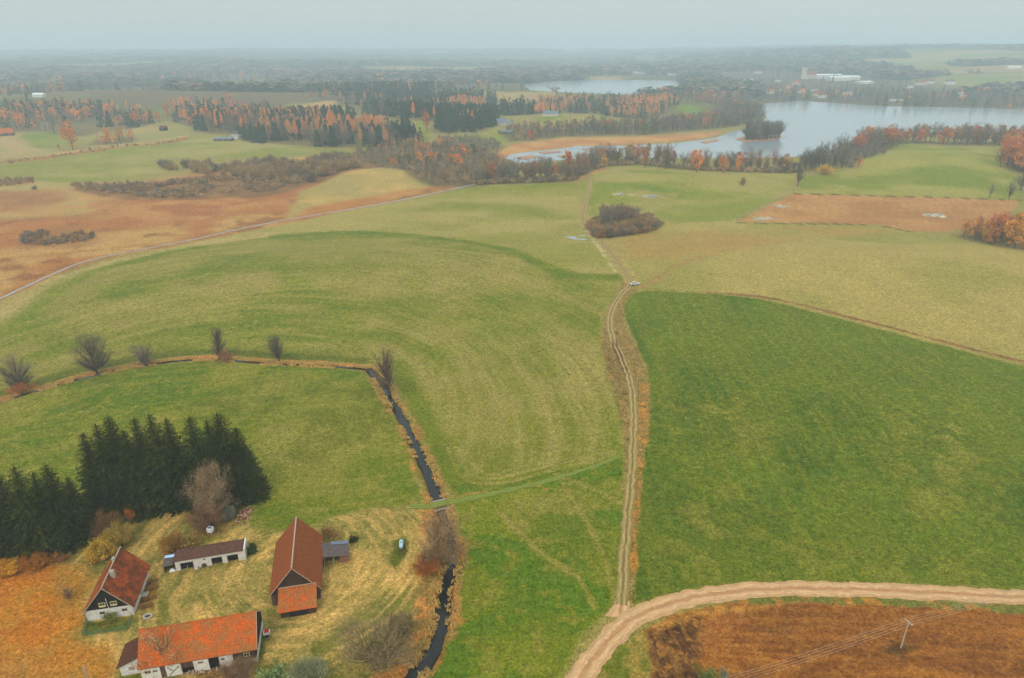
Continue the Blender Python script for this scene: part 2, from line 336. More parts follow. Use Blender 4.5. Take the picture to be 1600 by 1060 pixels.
def paint(P, fn, feather=1.5, warp=1.5, wscale=9, world=False, amt=1.0):
    P = np.asarray(P if world else gps(P)); mg = feather+warp+1
    b = np.where((GX > P[:,0].min()-mg)&(GX < P[:,0].max()+mg)&(GY > P[:,1].min()-mg)&(GY < P[:,1].max()+mg))[0]
    if len(b) == 0: return
    x, y = GX[b], GY[b]
    wx = (fbm(x, y, wscale, 3, 51)-.5)*2*warp; wy = (fbm(x, y, wscale, 3, 52)-.5)*2*warp
    m = (1-sstep(-feather, feather, sdpoly(x+wx, y+wy, P)))*amt; k = m > 0; b = b[k]; m = m[k][:, None]
    COL[b] = COL[b]*(1-m)+fn(GX[b], GY[b])*m
def paintline(L, fn, width, feather=.6, warp=.6, world=False, amt=1.0, side=None):
    P = np.asarray(L if world else smooth_line(gps(L), 4)); mg = width+feather+warp+1
    b = np.where((GX > P[:,0].min()-mg)&(GX < P[:,0].max()+mg)&(GY > P[:,1].min()-mg)&(GY < P[:,1].max()+mg))[0]
    x, y = GX[b], GY[b]; d = dline(x, y, P)
    if side: d = d-side
    d = np.abs(d)+(fbm(x, y, 4, 3, 61)-.5)*2*warp
    m = (1-sstep(width-feather, width+feather, d))*amt; k = m > 0; b = b[k]; m = m[k][:, None]
    COL[b] = COL[b]*(1-m)+fn(GX[b], GY[b])*m
def blend(c1, c2, s=25, seed=1, lo=.35, hi=.65, o=4, c3=None, s3=4, a3=.5):
    def fn(x, y):
        t = sstep(lo, hi, fbm(x, y, s, o, seed))[:, None]; c = c1*(1-t)+c2*t
        if c3 is not None:
            q = (sstep(.55, .75, fbm(x, y, s3, 3, seed+5))*a3)[:, None]; c = c*(1-q)+c3*q
        return c
    return fn
def rows(base, ctr, k=1.3, amt=.25, seed=3, tint=C(168, 160, 108), lens=30):
    """field rows that run as arcs round a centre point: streaky drill lines"""
    def fn(x, y):
        c = base(x, y); dx = x-ctr[0]; dy = y-ctr[1]; r = np.hypot(dx, dy); th = np.arctan2(dy, dx)*np.mean(r)
        wr = r+(fbm(x, y, 40, 2, seed+9)-.5)*8
        t = fbm(wr/k, th/lens, 1, 3, seed); u = fbm(wr/(k*4.5), th/(lens*2), 1, 3, seed+2)
        q = (sstep(.42, .72, t)*amt+sstep(.45, .7, u)*amt)[:, None]
        return c*(1-q)+tint*q
    return fn
def straight(base, ang, k=1.3, amt=.25, seed=3, tint=C(168, 160, 108), lens=30):
    a = R(ang)
    def fn(x, y):
        c = base(x, y); u = x*math.cos(a)+y*math.sin(a); v = -x*math.sin(a)+y*math.cos(a); v = v+(fbm(x, y, 30, 2, seed+9)-.5)*3
        t = fbm(v/k, u/lens, 1, 3, seed); q = (sstep(.42, .7, t)*amt)[:, None]; return c*(1-q)+tint*q
    return fn
OPEN = [gps(q) for q in ([(1400,128),(1480,118),(1640,112),(1640,138),(1480,142)], [(1360,121),(1440,110),(1640,100),(1640,111),(1480,117)], [(1290,96),(1420,91),(1560,88),(1640,92),(1420,99)], [(300,128),(440,122),(460,132),(340,138)], [(560,108),(760,104),(780,114),(600,118)])]
paint(OPEN[0], blend(C(112, 140, 66), C(140, 146, 84), 90, 83), 15, 20, 90, True); paint(OPEN[1], blend(C(170, 144, 108), C(150, 140, 96), 90, 84), 15, 20, 90, True)
for k_ in (2, 3, 4): paint(OPEN[k_], blend(C(128, 142, 84), C(160, 150, 104), 90, 85), 20, 25, 90, True)
# ---- middle distance, left
marsh = blend(C(176, 122, 78), C(190, 158, 108), 45, 2, .35, .6, 5, C(132, 84, 58), 14, .7)
paint([(-200,250),(0,262),(60,250),(180,290),(330,268),(430,255),(520,236),(580,246),(660,290),(745,287),(600,317),(430,354),(300,377),(150,411),(80,434),(0,472),(-200,560)], straight(marsh, 20, 4, .3, 5, C(150, 104, 72), 40), 4, 6, 40)
paint([(-200,262),(60,262),(200,300),(100,340),(-200,350)], blend(C(172, 160, 112), C(190, 150, 105), 30, 5), 12, 14, 50)
paint([(0,300),(90,298),(110,312),(40,330),(0,330)], blend(C(150, 104, 76), C(170, 120, 84), 20, 15), 8, 10, 30, amt=.8)
paint([(160,318),(330,300),(470,285),(500,300),(330,335),(180,360)], blend(C(168, 112, 74), C(186, 140, 96), 20, 6), 12, 12, 40)
paint([(440,345),(470,300),(540,270),(590,262),(625,265),(672,292),(610,312)], blend(C(192, 168, 112), C(168, 158, 108), 35, 7, .3, .6), 3, 4, 20)
paint([(430,354),(480,325),(640,296),(672,293),(600,316)], blend(C(180, 118, 74), C(192, 140, 90), 20, 8), 5, 5, 20, amt=.8)
paint([(-200,265),(30,256),(180,233),(290,214),(350,213),(440,226),(560,238),(500,243),(330,250),(240,275),(130,287),(60,285)], straight(blend(C(128, 146, 78), C(160, 160, 106), 60, 9), 15, 6, .25, 7), 5, 6, 30)
paint([(130,163),(240,160),(290,170),(250,180),(170,172)], blend(C(80, 122, 52), C(104, 134, 66), 60, 10), 10, 8, 60)
paint([(30,210),(100,204),(110,228),(60,232)], blend(C(110, 140, 66), C(130, 150, 84), 40, 10), 5, 5, 20)
paint([(-50,207),(30,210),(50,232),(120,238),(0,250),(-50,255)], blend(C(158, 158, 118), C(178, 160, 120), 60, 13), 6, 6, 30)
paint([(200,200),(300,195),(300,212),(180,232),(140,230)], blend(C(172, 156, 108), C(150, 150, 100), 60, 14), 6, 6, 30)
paint([(590,205),(660,208),(675,232),(650,225),(590,218)], blend(C(150, 158, 100), C(130, 150, 80), 40, 16), 4, 4, 20)
paint([(560,200),(670,190),(675,215),(640,222),(600,205)], blend(C(152, 160, 104), C(130, 150, 80), 40, 16), 4, 4, 20)
paint([(700,206),(790,200),(800,214),(775,228),(700,214)], blend(C(128, 150, 76), C(158, 160, 102), 40, 17), 4, 4, 20)
paint([(800,215),(830,198),(860,184),(905,182),(930,190),(900,198),(840,208)], blend(C(190, 165, 108), C(158, 156, 98), 40, 18), 4, 4, 20)
paint([(832,185),(880,178),(885,184),(840,190)], blend(C(104, 142, 58), C(120, 150, 70), 30, 18), 4, 4, 20)
paint([(980,190),(1020,178),(1045,180),(1000,192)], blend(C(196, 168, 112), C(180, 155, 100), 40, 19), 4, 4, 20)
paint([(1045,187),(1062,163),(1085,166),(1118,176),(1095,188)], blend(C(92, 138, 56), C(112, 146, 70), 40, 20), 3, 3, 20)
paint([(440,165),(550,155),(560,168),(450,178)], blend(C(190, 160, 110), C(150, 150, 90), 60, 21), 8, 6, 30)
paint([(560,235),(700,222),(800,240),(800,280),(745,288),(680,292),(620,262)], blend(C(150, 116, 84), C(120, 98, 72), 20, 22), 5, 5, 20)
paint([(775,242),(800,226),(880,216),(1000,214),(1122,206),(1130,209),(1090,218),(980,226),(890,230),(830,237),(795,243),(784,250)], blend(C(184, 132, 94), C(200, 160, 112), 30, 24), 2, 2, 20)
paintline([(-60,258),(0,249),(60,243),(120,236),(180,227),(290,213)], blend(C(196, 170, 130), C(176, 150, 112), 30, 25), 4.5, 1.5, 1)
paintline([(-60,262),(0,254),(60,248),(120,240),(180,231),(290,216)], blend(C(140, 92, 68), C(170, 104, 66), 20, 26), 5, 2, 4)
paint([(110,296),(200,288),(330,274),(480,258),(560,244),(600,262),(520,278),(440,304),(330,312),(220,314),(130,302)], blend(C(136, 104, 80), C(118, 92, 70), 18, 73, .35, .65, 5, C(170, 126, 88), 9, .5), 5, 8, 25, amt=.9)
paint([(20,388),(60,360),(150,360),(160,380),(90,390)], blend(C(150, 110, 80), C(170, 124, 86), 12, 74), 5, 6, 15, amt=.7)
# right side, middle distance
sp = C(152, 156, 92)
paint([(915,286),(905,276),(950,258),(1010,256),(1100,268),(1240,272),(1246,300),(1150,345),(1030,352),(915,347)], blend(C(128, 148, 74), C(160, 158, 98), 45, 27), 2, 2)
paint([(905,284),(898,280),(930,263),(955,259)], blend(C(198, 160, 105), C(180, 150, 98), 20, 28), 2, 2)
paint([(1245,302),(1250,277),(1340,263),(1385,227),(1420,223),(1480,230),(1560,228),(1582,262),(1592,314)], blend(C(114, 142, 62), C(154, 160, 92), 50, 29, .3, .6), 2, 2)
paint([(1600,250),(1800,250),(1800,330),(1592,320),(1585,265)], blend(C(128, 138, 74), C(160, 158, 98), 50, 29), 2, 2)
paint([(915,345),(1030,351),(1150,346),(1330,350),(1420,360),(1500,372),(1620,385),(1900,400),(1900,640),(1600,572),(1400,520),(1200,467),(1000,456),(975,430)], straight(blend(C(148, 150, 84), C(170, 162, 104), 45, 30, .3, .65), -20, 2.5, .18, 8, C(178, 168, 116)), 2, 2)
paint([(945,378),(1000,365),(1120,360),(1300,352),(1400,362),(1200,385),(1060,415),(985,410)], straight(blend(C(168, 146, 90), C(158, 152, 92), 25, 31), 15, 1.6, .5, 9, C(186, 146, 96)), 8, 8, 30, amt=.8)
paint([(1151,346),(1190,322),(1240,303),(1592,313),(1572,348),(1480,362),(1430,362),(1370,351),(1330,350)], straight(blend(C(176, 132, 92), C(192, 150, 106), 30, 32), 3, 1.4, .4, 10, C(152, 108, 76), 40), 1.2, 1)
for L in ([(1240,303),(1400,307),(1592,313)], [(1151,348),(1250,350),(1330,351),(1372,353),(1420,362)]):
    paintline(L, blend(C(88, 78, 50), C(110, 86, 58), 8, 33), 1.1, .5, .6)
for cx, cy, a in [(1023,308,9), (966,304,6), (988,305,4), (890,370,6), (1225,322,5), (1190,341,7), (1465,338,9)]:
    c0 = gp(cx, cy); paint([c0+np.array([math.cos(t)*a*(1+.4*math.sin(3*t)), math.sin(t)*a*.7]) for t in np.linspace(0, 6.28, 9)[:-1]], blend(C(212, 214, 224), C(170, 166, 140), 2.5, 34, .45, .55), 1.2, 3, 5, True, .9)
# field beyond the crest
paint([(300,380),(430,354),(600,318),(745,287),(915,284),(918,345),(975,430),(900,432),(850,415),(770,385),(680,372),(560,363),(430,372)], straight(blend(C(142, 150, 80), C(164, 160, 102), 40, 35, .3, .6), 4, 3, .2, 11), 2, 2)
paint([(600,330),(700,315),(830,320),(915,340),(860,342),(760,330)], blend(C(112, 138, 62), C(134, 148, 76), 30, 36), 10, 8, 30, amt=.7)
paint([(740,288),(915,285),(918,292),(700,300)], blend(C(112, 142, 56), C(130, 148, 70), 30, 36), 8, 6, 30, amt=.7)
# left strip outside the ditch line, then the big striped field
paint([(-200,545),(0,474),(80,436),(150,413),(300,379),(440,358),(430,372),(300,395),(160,420),(100,442),(0,520),(-200,640)], blend(C(160, 156, 104), C(176, 164, 118), 20, 37), 3, 3)
ctr = gp(330, 640)
cf = blend(C(98, 128, 40), C(134, 140, 70), 26, 38, .36, .64, 5, C(146, 142, 80), 3, .35)
paint([(-200,610),(0,517),(55,478),(108,440),(160,418),(300,386),(430,370),(560,363),(680,372),(770,385),(850,415),(900,432),(976,431),(972,452),(948,482),(936,520),(948,565),(968,600),(978,660),(975,722),(930,735),(870,742),(780,765),(722,758),(690,712),(665,655),(636,600),(600,562),(577,573),(430,564),(330,556),(200,562),(60,602),(-200,680)], rows(cf, ctr, 1.0, .27, 12, C(168, 160, 104)), 2, 2, 20)
for q_ in ([(640,560),(740,530),(880,505),(940,540),(960,640),(960,700),(870,735),(780,755),(710,700)], [(430,400),(620,385),(760,400),(860,440),(700,470),(520,470)], [(80,520),(300,430),(420,420),(420,470),(150,540)]): paint(q_, rows(blend(C(150, 146, 84), C(126, 136, 62), 9, 44, .35, .65), ctr, 1.0, .3, 12, C(172, 162, 106)), 9, 14, 30, amt=.62)
paintline([(430,370),(560,363),(680,372),(770,385),(850,415),(900,432),(972,433)], blend(C(88, 124, 38), C(108, 134, 52), 10, 39), 4.5, 3.0, 2, amt=.9)
paintline([(0,515),(55,478),(105,442),(160,420),(300,388)], blend(C(96, 130, 42), C(110, 138, 54), 10, 39), 5, 4, 2, amt=.7)
paintline([(0,617),(60,597),(150,572),(250,556),(330,550),(430,556),(560,565)], blend(C(72, 98, 40), C(92, 112, 52), 8, 40), 3.5, 2, 1.2, amt=.85)
paintline([(0,604),(60,585),(150,560),(250,545),(330,539),(430,546),(560,552)], blend(C(110, 128, 58), C(128, 136, 70), 8, 40), 3, 2, 1.2, amt=.6)
paintline([(620,570),(650,630),(680,690),(710,745),(760,775),(860,745)], blend(C(84, 118, 34), C(100, 128, 44), 8, 41), 3.8, 2.5, 1.2, amt=.85)
for a in (0, 14, 28):
    paintline([(700+a*.8,700),(716+a,740-a*.3),(745+a,755-a*.45),(800,752-a*.7),(870,733-a*.5),(960,712-a*.2)], blend(C(168, 160, 104), C(140, 142, 80), 4, 42), .55, .4, .5, amt=.6)
# bright field west of the stream
paint([(-200,690),(0,627),(60,609),(150,586),(240,570),(330,563),(470,570),(577,579),(604,625),(640,690),(662,785),(560,797),(470,828),(390,830),(300,800),(200,840),(0,880),(-200,900)], straight(blend(C(84, 122, 28), C(124, 138, 56), 20, 43, .4, .7, 5, C(150, 146, 84), 3, .4), 15, 1.6, .2, 13), 1.5, 1.5)
paint([(20,770),(250,640),(420,590),(600,600),(620,690),(500,760),(420,720),(380,640),(250,640),(120,700)], blend(C(98, 112, 44), C(142, 144, 76), 10, 44, .3, .6), 8, 8, 15, amt=.5)
# lower field between stream and track
paint([(718,760),(790,768),(870,744),(978,712),(978,900),(955,950),(900,1010),(850,1120),(560,1120),(700,1000),(718,900),(722,860),(705,790)], blend(C(82, 124, 22), C(112, 136, 46), 14, 45, .42, .66, 5, C(150, 144, 82), 2.5, .45), 1.5, 1.5)
paint([(790,800),(860,760),(920,760),(955,830),(960,920),(900,880),(830,860)], blend(C(146, 142, 78), C(100, 124, 42), 7, 46, .42, .58), 5, 5, 10, amt=.6)
for L in ([(870,742),(900,790),(930,840),(950,890),(960,935)], [(780,800),(840,860),(900,900),(930,950)], [(870,742),(940,770),(975,790)]):
    paintline(L, blend(C(158, 150, 90), C(140, 138, 74), 3, 47), .7, .5, .6, amt=.6)
for cx, cy, a in [(835,757,1.1), (852,764,.5), (1021,922,1.0)]:
    c0 = gp(cx, cy); paint([c0+np.array([math.cos(t)*a*1.6, math.sin(t)*a]) for t in np.linspace(0, 6.28, 9)[:-1]], blend(C(186, 140, 90), C(170, 120, 80), 1, 48), .4, .5, 1.5, True)
# big right field
paint([(972,478),(985,459),(1010,454),(1110,458),(1200,469),(1400,521),(1600,574),(1800,630),(1900,960),(1600,921),(1440,915),(1280,909),(1180,911),(1100,919),(1040,932),(985,948),(992,800),(1004,700),(1014,630),(1010,575),(990,530)], straight(blend(C(74, 110, 24), C(92, 124, 34), 35, 49, .35, .65, 5, C(124, 132, 66), 2.2, .35), 88, 1.5, .26, 14, C(128, 142, 60), 60), 1.0, 1.0)
for poly in ([(1030,640),(1180,620),(1190,700),(1060,700)], [(1050,790),(1160,780),(1180,900),(1050,890)], [(1380,640),(1480,640),(1560,760),(1440,800)], [(1180,860),(1400,850),(1580,900),(1200,905)]):
    paint(poly, blend(C(138, 140, 84), C(84, 112, 40), 5, 50, .4, .55, 5), 10, 8, 12, amt=.5)
# verge of scrub and dead grass round the track
paint([(975,440),(950,480),(940,515),(940,545),(952,590),(968,635),(978,700),(975,800),(965,940),(988,948),(990,880),(996,800),(1006,720),(1015,640),(1012,590),(998,548),(975,505),(972,485),(985,460),(1000,452)], blend(C(134, 120, 72), C(160, 138, 88), 3, 51, .35, .6, 4, C(102, 80, 52), 1.6, .7), .8, 1.2, 4)
paint([(943,540),(955,540),(972,585),(965,600),(952,570)], blend(C(120, 96, 64), C(106, 92, 54), 3, 51), 2, 2, 5, amt=.8)
paintline([(1000,700),(996,760),(991,830),(987,900)], blend(C(196, 140, 66), C(130, 116, 58), 1.3, 52, .5, .6), 1.0, .5, .8, amt=.8)
paintline([(1008,600),(1005,640),(1003,690)], blend(C(190, 138, 70), C(130, 116, 58), 1.3, 52, .45, .6), 1.8, .7, .8, amt=.8)
paintline([(1100,458),(1180,463),(1250,476),(1330,497),(1400,514),(1500,541),(1600,566),(1700,590)], blend(C(156, 112, 74), C(120, 92, 60), 3, 53), 1.1, .6, .9)
paintline([(995,452),(1020,440),(1045,422),(1075,408),(1120,395),(1150,388)], blend(C(180, 140, 98), C(150, 140, 88), 4, 54), 1.6, 1.0, .9)
paintline([(1000,450),(1100,458),(1200,465)], blend(C(148, 146, 88), C(120, 132, 68), 4, 54), .9, .5, .5)
paintline([(1150,345),(1200,320),(1235,302),(1248,280)], blend(C(160, 152, 110), C(140, 130, 88), 4, 54), 2, 1, .9)
paintline([(988,443),(978,425),(955,395),(930,368),(913,350),(912,335),(917,310),(922,288)], blend(C(182, 164, 114), C(166, 152, 96), 4, 81), 3.6, 1.2, 1.2, amt=.85)
paintline([(905,345),(925,372),(945,400),(962,425)], blend(C(196, 190, 168), C(160, 156, 100), 3, 82), 1.3, .5, .8, amt=.9)
paintline([(915,345),(1000,349),(1090,348),(1150,346)], blend(C(190, 180, 132), C(150, 148, 84), 3, 86), .9, .5, .6, amt=.8)
paintline([(600,344),(760,348),(905,346)], blend(C(182, 172, 124), C(150, 148, 84), 3, 86), 1.5, .8, 1, amt=.6)
paint([(918,284),(1000,287),(1090,300),(1060,312),(980,294),(935,300),(925,335),(916,335)], blend(C(96, 136, 52), C(120, 146, 66), 20, 87), 5, 6, 20, amt=.8)
paint([(985,298),(1060,300),(1050,318),(1000,318)], blend(C(170, 160, 106), C(150, 152, 90), 10, 88), 5, 6, 20, amt=.7)
# farmyard
yc = gp(470, 880)
yard = rows(blend(C(122, 128, 62), C(154, 146, 86), 7, 55, .35, .62, 5, C(98, 110, 46), 3, .7), yc, .9, .75, 15, C(196, 172, 112), 10)
paint([(-300,890),(0,885),(130,862),(230,800),(260,775),(395,790),(392,828),(470,830),(560,799),(600,795),(668,790),(690,800),(700,850),(698,895),(688,960),(650,1030),(560,1130),(-300,1130)], yard, 1.2, 1.2, 5)
paint([(-300,895),(0,893),(120,872),(150,905),(130,950),(128,1000),(175,1010),(150,1130),(-300,1130)], blend(C(186, 126, 44), C(172, 132, 58), 6, 56, .35, .65, 4, C(206, 142, 52), 1.5, .6), 3, 3, 6)
paint([(-200,893),(60,890),(70,1000),(0,1040),(-200,1040)], blend(C(196, 116, 32), C(190, 134, 50), 5, 56), 5, 4, 6, amt=.7)
paint([(-60,1040),(60,1030),(40,1100),(-60,1100)], blend(C(178, 130, 72), C(160, 130, 70), 3, 56), 5, 4, 6, amt=.7)
paint([(136,973),(207,963),(200,983),(129,994)], blend(C(92, 110, 40), C(118, 112, 48), 2, 57), .4, .3, 3)
paint([(224,912),(236,905),(250,912),(240,950),(226,955),(215,948)], blend(C(150, 116, 52), C(110, 84, 46), 1.2, 58, .4, .6), .7, .8, 2)
paint([(612,845),(634,838),(640,862),(618,890),(606,880)], blend(C(78, 98, 34), C(96, 112, 44), 2, 59), .6, .6, 3)
paint([(383,858),(398,850),(402,862),(388,872)], blend(C(60, 84, 30), C(80, 104, 36), 1, 59), .5, .5, 2)
paint([(405,990),(416,985),(412,1050),(402,1050)], blend(C(70, 90, 34), C(96, 112, 40), 1.5, 59), .6, .6, 3)
paint([(400,1030),(470,1035),(560,1050),(600,1100),(400,1110)], blend(C(112, 122, 56), C(146, 138, 78), 2.5, 59, .4, .6), 1.5, 1.5, 3)
paint([(290,805),(320,760),(360,770),(385,800),(350,835),(320,845),(300,830)], blend(C(124, 88, 44), C(104, 76, 42), 3, 59), 2, 1.5, 3, amt=.7)
paint([(185,1058),(222,1052),(222,1090),(185,1095)], blend(C(80, 104, 34), C(96, 116, 40), 1.5, 59), .6, .6, 3)
paint([(270,845),(310,838),(360,838),(300,852)], blend(C(110, 124, 50), C(130, 132, 60), 1.5, 59), .6, .6, 3)
paint([(300,1045),(390,1022),(400,1035),(330,1080)], blend(C(150, 118, 76), C(128, 104, 66), 1.5, 59), .8, .6, 3)
# ploughed and stubble ground below the road
paint([(1008,986),(1055,958),(1150,941),(1280,939),(1440,945),(1600,953),(1900,966),(1900,1150),(1030,1150)], straight(blend(C(156, 100, 44), C(128, 80, 36), 12, 60, .35, .62, 5, C(180, 128, 66), 1.6, .5), -4, .8, .45, 17, C(184, 124, 58), 14), .7, .8, 4)
paint([(1150,975),(1300,945),(1700,965),(1700,1010),(1400,985),(1200,1000)], straight(blend(C(116, 74, 34), C(142, 92, 42), 8, 61, .35, .6), -6, .9, .4, 18, C(170, 116, 58), 12), 5, 4, 8, amt=.7)
paint([(1010,988),(1045,972),(1090,962),(1108,985),(1100,1020),(1085,1045),(1100,1070),(1030,1080)], straight(blend(C(72, 46, 30), C(98, 64, 42), 2.0, 62, .35, .6, 4, C(176, 126, 66), 1.0, .7), 100, .9, .35, 16, C(176, 130, 70), 6), .8, .8, 3)
paint([(1018,978),(1060,960),(1150,943),(1240,941),(1150,955),(1090,964),(1040,982)], blend(C(192, 142, 74), C(160, 116, 62), 2, 63, .35, .6), 1, 1, 3)
paint([(1100,975),(1150,960),(1180,975),(1130,1000),(1105,1040),(1090,1030)], blend(C(170, 116, 62), C(150, 96, 50), 2, 63), 2.5, 2, 3, amt=.7)
paint([(1375,1015),(1400,1005),(1440,1012),(1410,1030)], blend(C(52, 42, 22), C(82, 56, 28), 1.5, 65), 1, 1, 2, amt=.85)
paintline([(1150,936),(1280,937),(1400,941),(1500,948),(1600,952),(1760,960)], blend(C(112, 124, 76), C(172, 128, 62), 2.5, 66, .45, .6), 1.1, .5, .8)
paint([(935,1040),(965,1010),(1005,982),(1012,1010),(1022,1100),(900,1100)], blend(C(104, 124, 48), C(156, 140, 74), 3, 67, .42, .62), 1, 1, 3)
# stream banks: dead reed strips
reed = blend(C(176, 136, 80), C(128, 124, 62), 5, 68, .35, .6, 4, C(200, 134, 70), 2.2, .6)
paintline(STREAM, reed, 2.9, 1.0, 2.6, True)
paintline(STREAM[50:], blend(C(196, 140, 84), C(150, 128, 76), 2, 69, .4, .6), 4.2, 1.2, 2.6, True, side=-2)
paintline(DITCH, blend(C(190, 136, 82), C(160, 140, 84), 3, 70), 2.3, .7, .8, True, side=-1.2)
m = 1-sstep(SW-.1, SW+.5, ds+wob*.8); COL[near] = COL[near]*(1-m[:, None])+C(46, 38, 26)*m[:, None]
m = 1-sstep(.35, .9, dd+wob*.6); COL[near] = COL[near]*(1-m[:, None])+C(48, 40, 28)*m[:, None]
paintline(CANAL, blend(C(176, 132, 88), C(160, 120, 80), 5, 71), 2.6, 1, 1, True)
paint([(640,783),(668,786),(700,778),(760,765),(765,770),(702,790),(668,797),(640,795)], blend(C(164, 146, 84), C(140, 136, 66), 2, 72), .8, .6, 3)
paint([(1150,217),(1175,213),(1222,213),(1218,219),(1165,223)], blend(C(176, 126, 94), C(160, 120, 84), 12, 72), 2, 1, 20)
gn = np.clip((COL[:, 1]-COL[:, 0])/COL[:, 1]*3, 0, 1)
COL *= np.array([.95, .76, .52])*.84; COL[:, 2] *= .9-.62*gn; COL[:, 0] *= 1+.06*gn; COL[:, 1] *= 1-.05*gn   # late autumn grass is yellow green
# faces
ii, jj = np.meshgrid(np.arange(nR-1), np.arange(nA), indexing='ij'); j2 = (jj+1) % nA
Q = np.stack([ii*nA+jj, (ii+1)*nA+jj, (ii+1)*nA+j2, ii*nA+j2], -1).reshape(-1, 4)
Vg = np.stack([GX, GY, GZ], 1); Vg = np.vstack([Vg, [0, 0, float(GZ[0])]]); COLg = np.vstack([COL, COL[:1]])
Q = np.vstack([Q, np.stack([np.full(nA//2, len(Vg)-1), np.arange(0, nA-1, 2)[:nA//2], (np.arange(0, nA-1, 2)[:nA//2]+1) % nA, (np.arange(0, nA-1, 2)[:nA//2]+2) % nA], 1)])
g = meshobj('ground', Vg, Q[:, ::-1].copy(), M['ground'], colors=COLg, smooth=True); tag(g, kind='structure')
del Q, Vg

def sheet(name, P, z, mat):
    """flat water sheet from an outline"""
    import bmesh
    bm = bmesh.new(); P = np.asarray(P); vs = [bm.verts.new((float(a), float(b), z)) for a, b in P]; f = bm.faces.new(vs)
    bmesh.ops.triangulate(bm, faces=[f]); bm.normal_update()
    for f in bm.faces:
        if f.normal.z < 0: f.normal_flip()
    me = bpy.data.meshes.new(name); bm.to_mesh(me); bm.free(); me.materials.append(mat); o = bpy.data.objects.new(name, me); col.objects.link(o); return tag(o, kind='structure')
def rough_outline(P, step, amp, seed):
    P = np.asarray(P); out = []
    for i in range(len(P)):
        a, b = P[i], P[(i+1) % len(P)]; n = max(1, int(np.hypot(*(b-a))/step))
        for k in range(n):
            q = a+(b-a)*k/n; out.append(q+amp*(np.array([fbm(np.array([q[0]]), np.array([q[1]]), 60, 3, seed)[0], fbm(np.array([q[0]]), np.array([q[1]]), 60, 3, seed+1)[0]])-.5))
    return np.array(out)
sheet('lake', rough_outline(LAKE_MAIN, 18, 14, 5), .05, M['lake'])
sheet('distant_lake', rough_outline(LAKE_FAR, 25, 14, 8), .05, M['lake'])
def ribbon(name, P, width, mat, zoff, zfun=None, nx=6, jit=.25, crown=0):
    P = np.asarray(P); T = np.gradient(P, axis=0); T /= np.linalg.norm(T, axis=1)[:, None]+1e-9; Nn = np.stack([-T[:, 1], T[:, 0]], 1)
    L = np.concatenate([[0], np.cumsum(np.linalg.norm(np.diff(P, axis=0), axis=1))]); wv = width(L/L[-1]) if callable(width) else np.full(len(P), width)
    V = []; UV = []
    jl = (vnoise(L/2.3, L*0+3, 5)-.5)*jit+(vnoise(L/.7, L*0+3, 15)-.5)*jit*.6; jr = (vnoise(L/2.3, L*0+9, 6)-.5)*jit+(vnoise(L/.7, L*0+9, 16)-.5)*jit*.6
    for k in range(nx+1):
        t = k/nx; off = (t-.5)*wv+(jl*(1-t)+jr*t); q = P+Nn*off[:, None]
        z = H(q[:, 0], q[:, 1]) if zfun is None else zfun(q)
        V.append(np.column_stack([q, z+zoff+crown*(1-(2*t-1)**2)])); UV.append(np.column_stack([np.full(len(P), t), L]))
    V = np.stack(V, 1); UV = np.stack(UV, 1); n, mN = len(P), nx+1
    i, j = np.meshgrid(np.arange(n-1), np.arange(nx), indexing='ij'); Fc = np.stack([i*mN+j, i*mN+j+1, (i+1)*mN+j+1, (i+1)*mN+j], -1).reshape(-1, 4)
    o = meshobj(name, V.reshape(-1, 3), Fc, mat, uvs=UV.reshape(-1, 2), smooth=True)
    if o.data.polygons[0].normal.z < 0: o.data.flip_normals()
    return tag(o, kind='structure')
def resample(P, step):
    L = np.concatenate([[0], np.cumsum(np.linalg.norm(np.diff(P, axis=0), axis=1))]); s = np.arange(0, L[-1], step); return np.column_stack([np.interp(s, L, P[:, 0]), np.interp(s, L, P[:, 1])])
ISL = gps([(1148,218),(1165,213.5),(1195,212),(1222,212.5),(1220,218),(1195,221),(1165,223)])
isl_o = sheet('island', rough_outline(ISL, 8, 6, 12), .35, simple('reed_bed', C(168,122,90), .3, .05)); _me = isl_o.data
for k_, q_ in enumerate(([(800,247),(830,243),(842,245),(818,250)], [(838,238),(872,236),(880,238),(850,241)], [(868,244),(890,242),(896,244),(876,247)], [(1090,222),(1118,218),(1122,220),(1100,225)], [(905,233),(940,232),(945,234),(915,236)])): _o = sheet('reed_bed', rough_outline(gps(q_), 6, 8, 60+k_), .3, bpy.data.materials['reed_bed'])
ribbon('stream', resample(STREAM, 1.0), lambda t: 2.0+1.4*t, M['stream'], -.33, nx=2, jit=1.0)
def puddles(cx, cy, n, spread, seed):
    rg = np.random.default_rng(seed); c0 = gp(cx, cy)
    for k in range(n):
        q = c0+rg.normal(size=2)*np.array([spread, spread*.8]); a = rg.uniform(.8, 2.4); P = np.array([q+np.array([math.cos(t)*a*1.5, math.sin(t)*a*.9])*rg.uniform(.6, 1.15) for t in np.linspace(0, 6.283, 14)[:-1]]); sheet('puddle', P, float(H(P[:, 0], P[:, 1]).max())+.04, M['lake'])
puddles(1023, 308, 7, 4.5, 1); puddles(966, 304, 3, 3, 2); puddles(890, 371, 8, 3.5, 3); puddles(1225, 323, 6, 3.5, 4); puddles(1188, 341, 6, 5, 5); puddles(1465, 338, 6, 6, 6)
ribbon('field_ditch', resample(DITCH, 1.0), 1.15, M['stream'], -.3, nx=1, jit=.5)
ribbon('drainage_canal', resample(CANAL, 2.0), lambda t: 1.3+.5*t, M['lake'], .06, nx=1, jit=.5)
ribbon('dirt_road', resample(smooth_line(gps([(850,1150),(880,1100),(907,1062),(936,1018),(966,986),(1000,961),(1050,942.5),(1120,928),(1200,921.5),(1300,920.5),(1440,926),(1600,935),(1800,948)]), 8), .6), lambda t: 4.9-.4*t, M['road'], .05, nx=10, jit=.7, crown=.05)
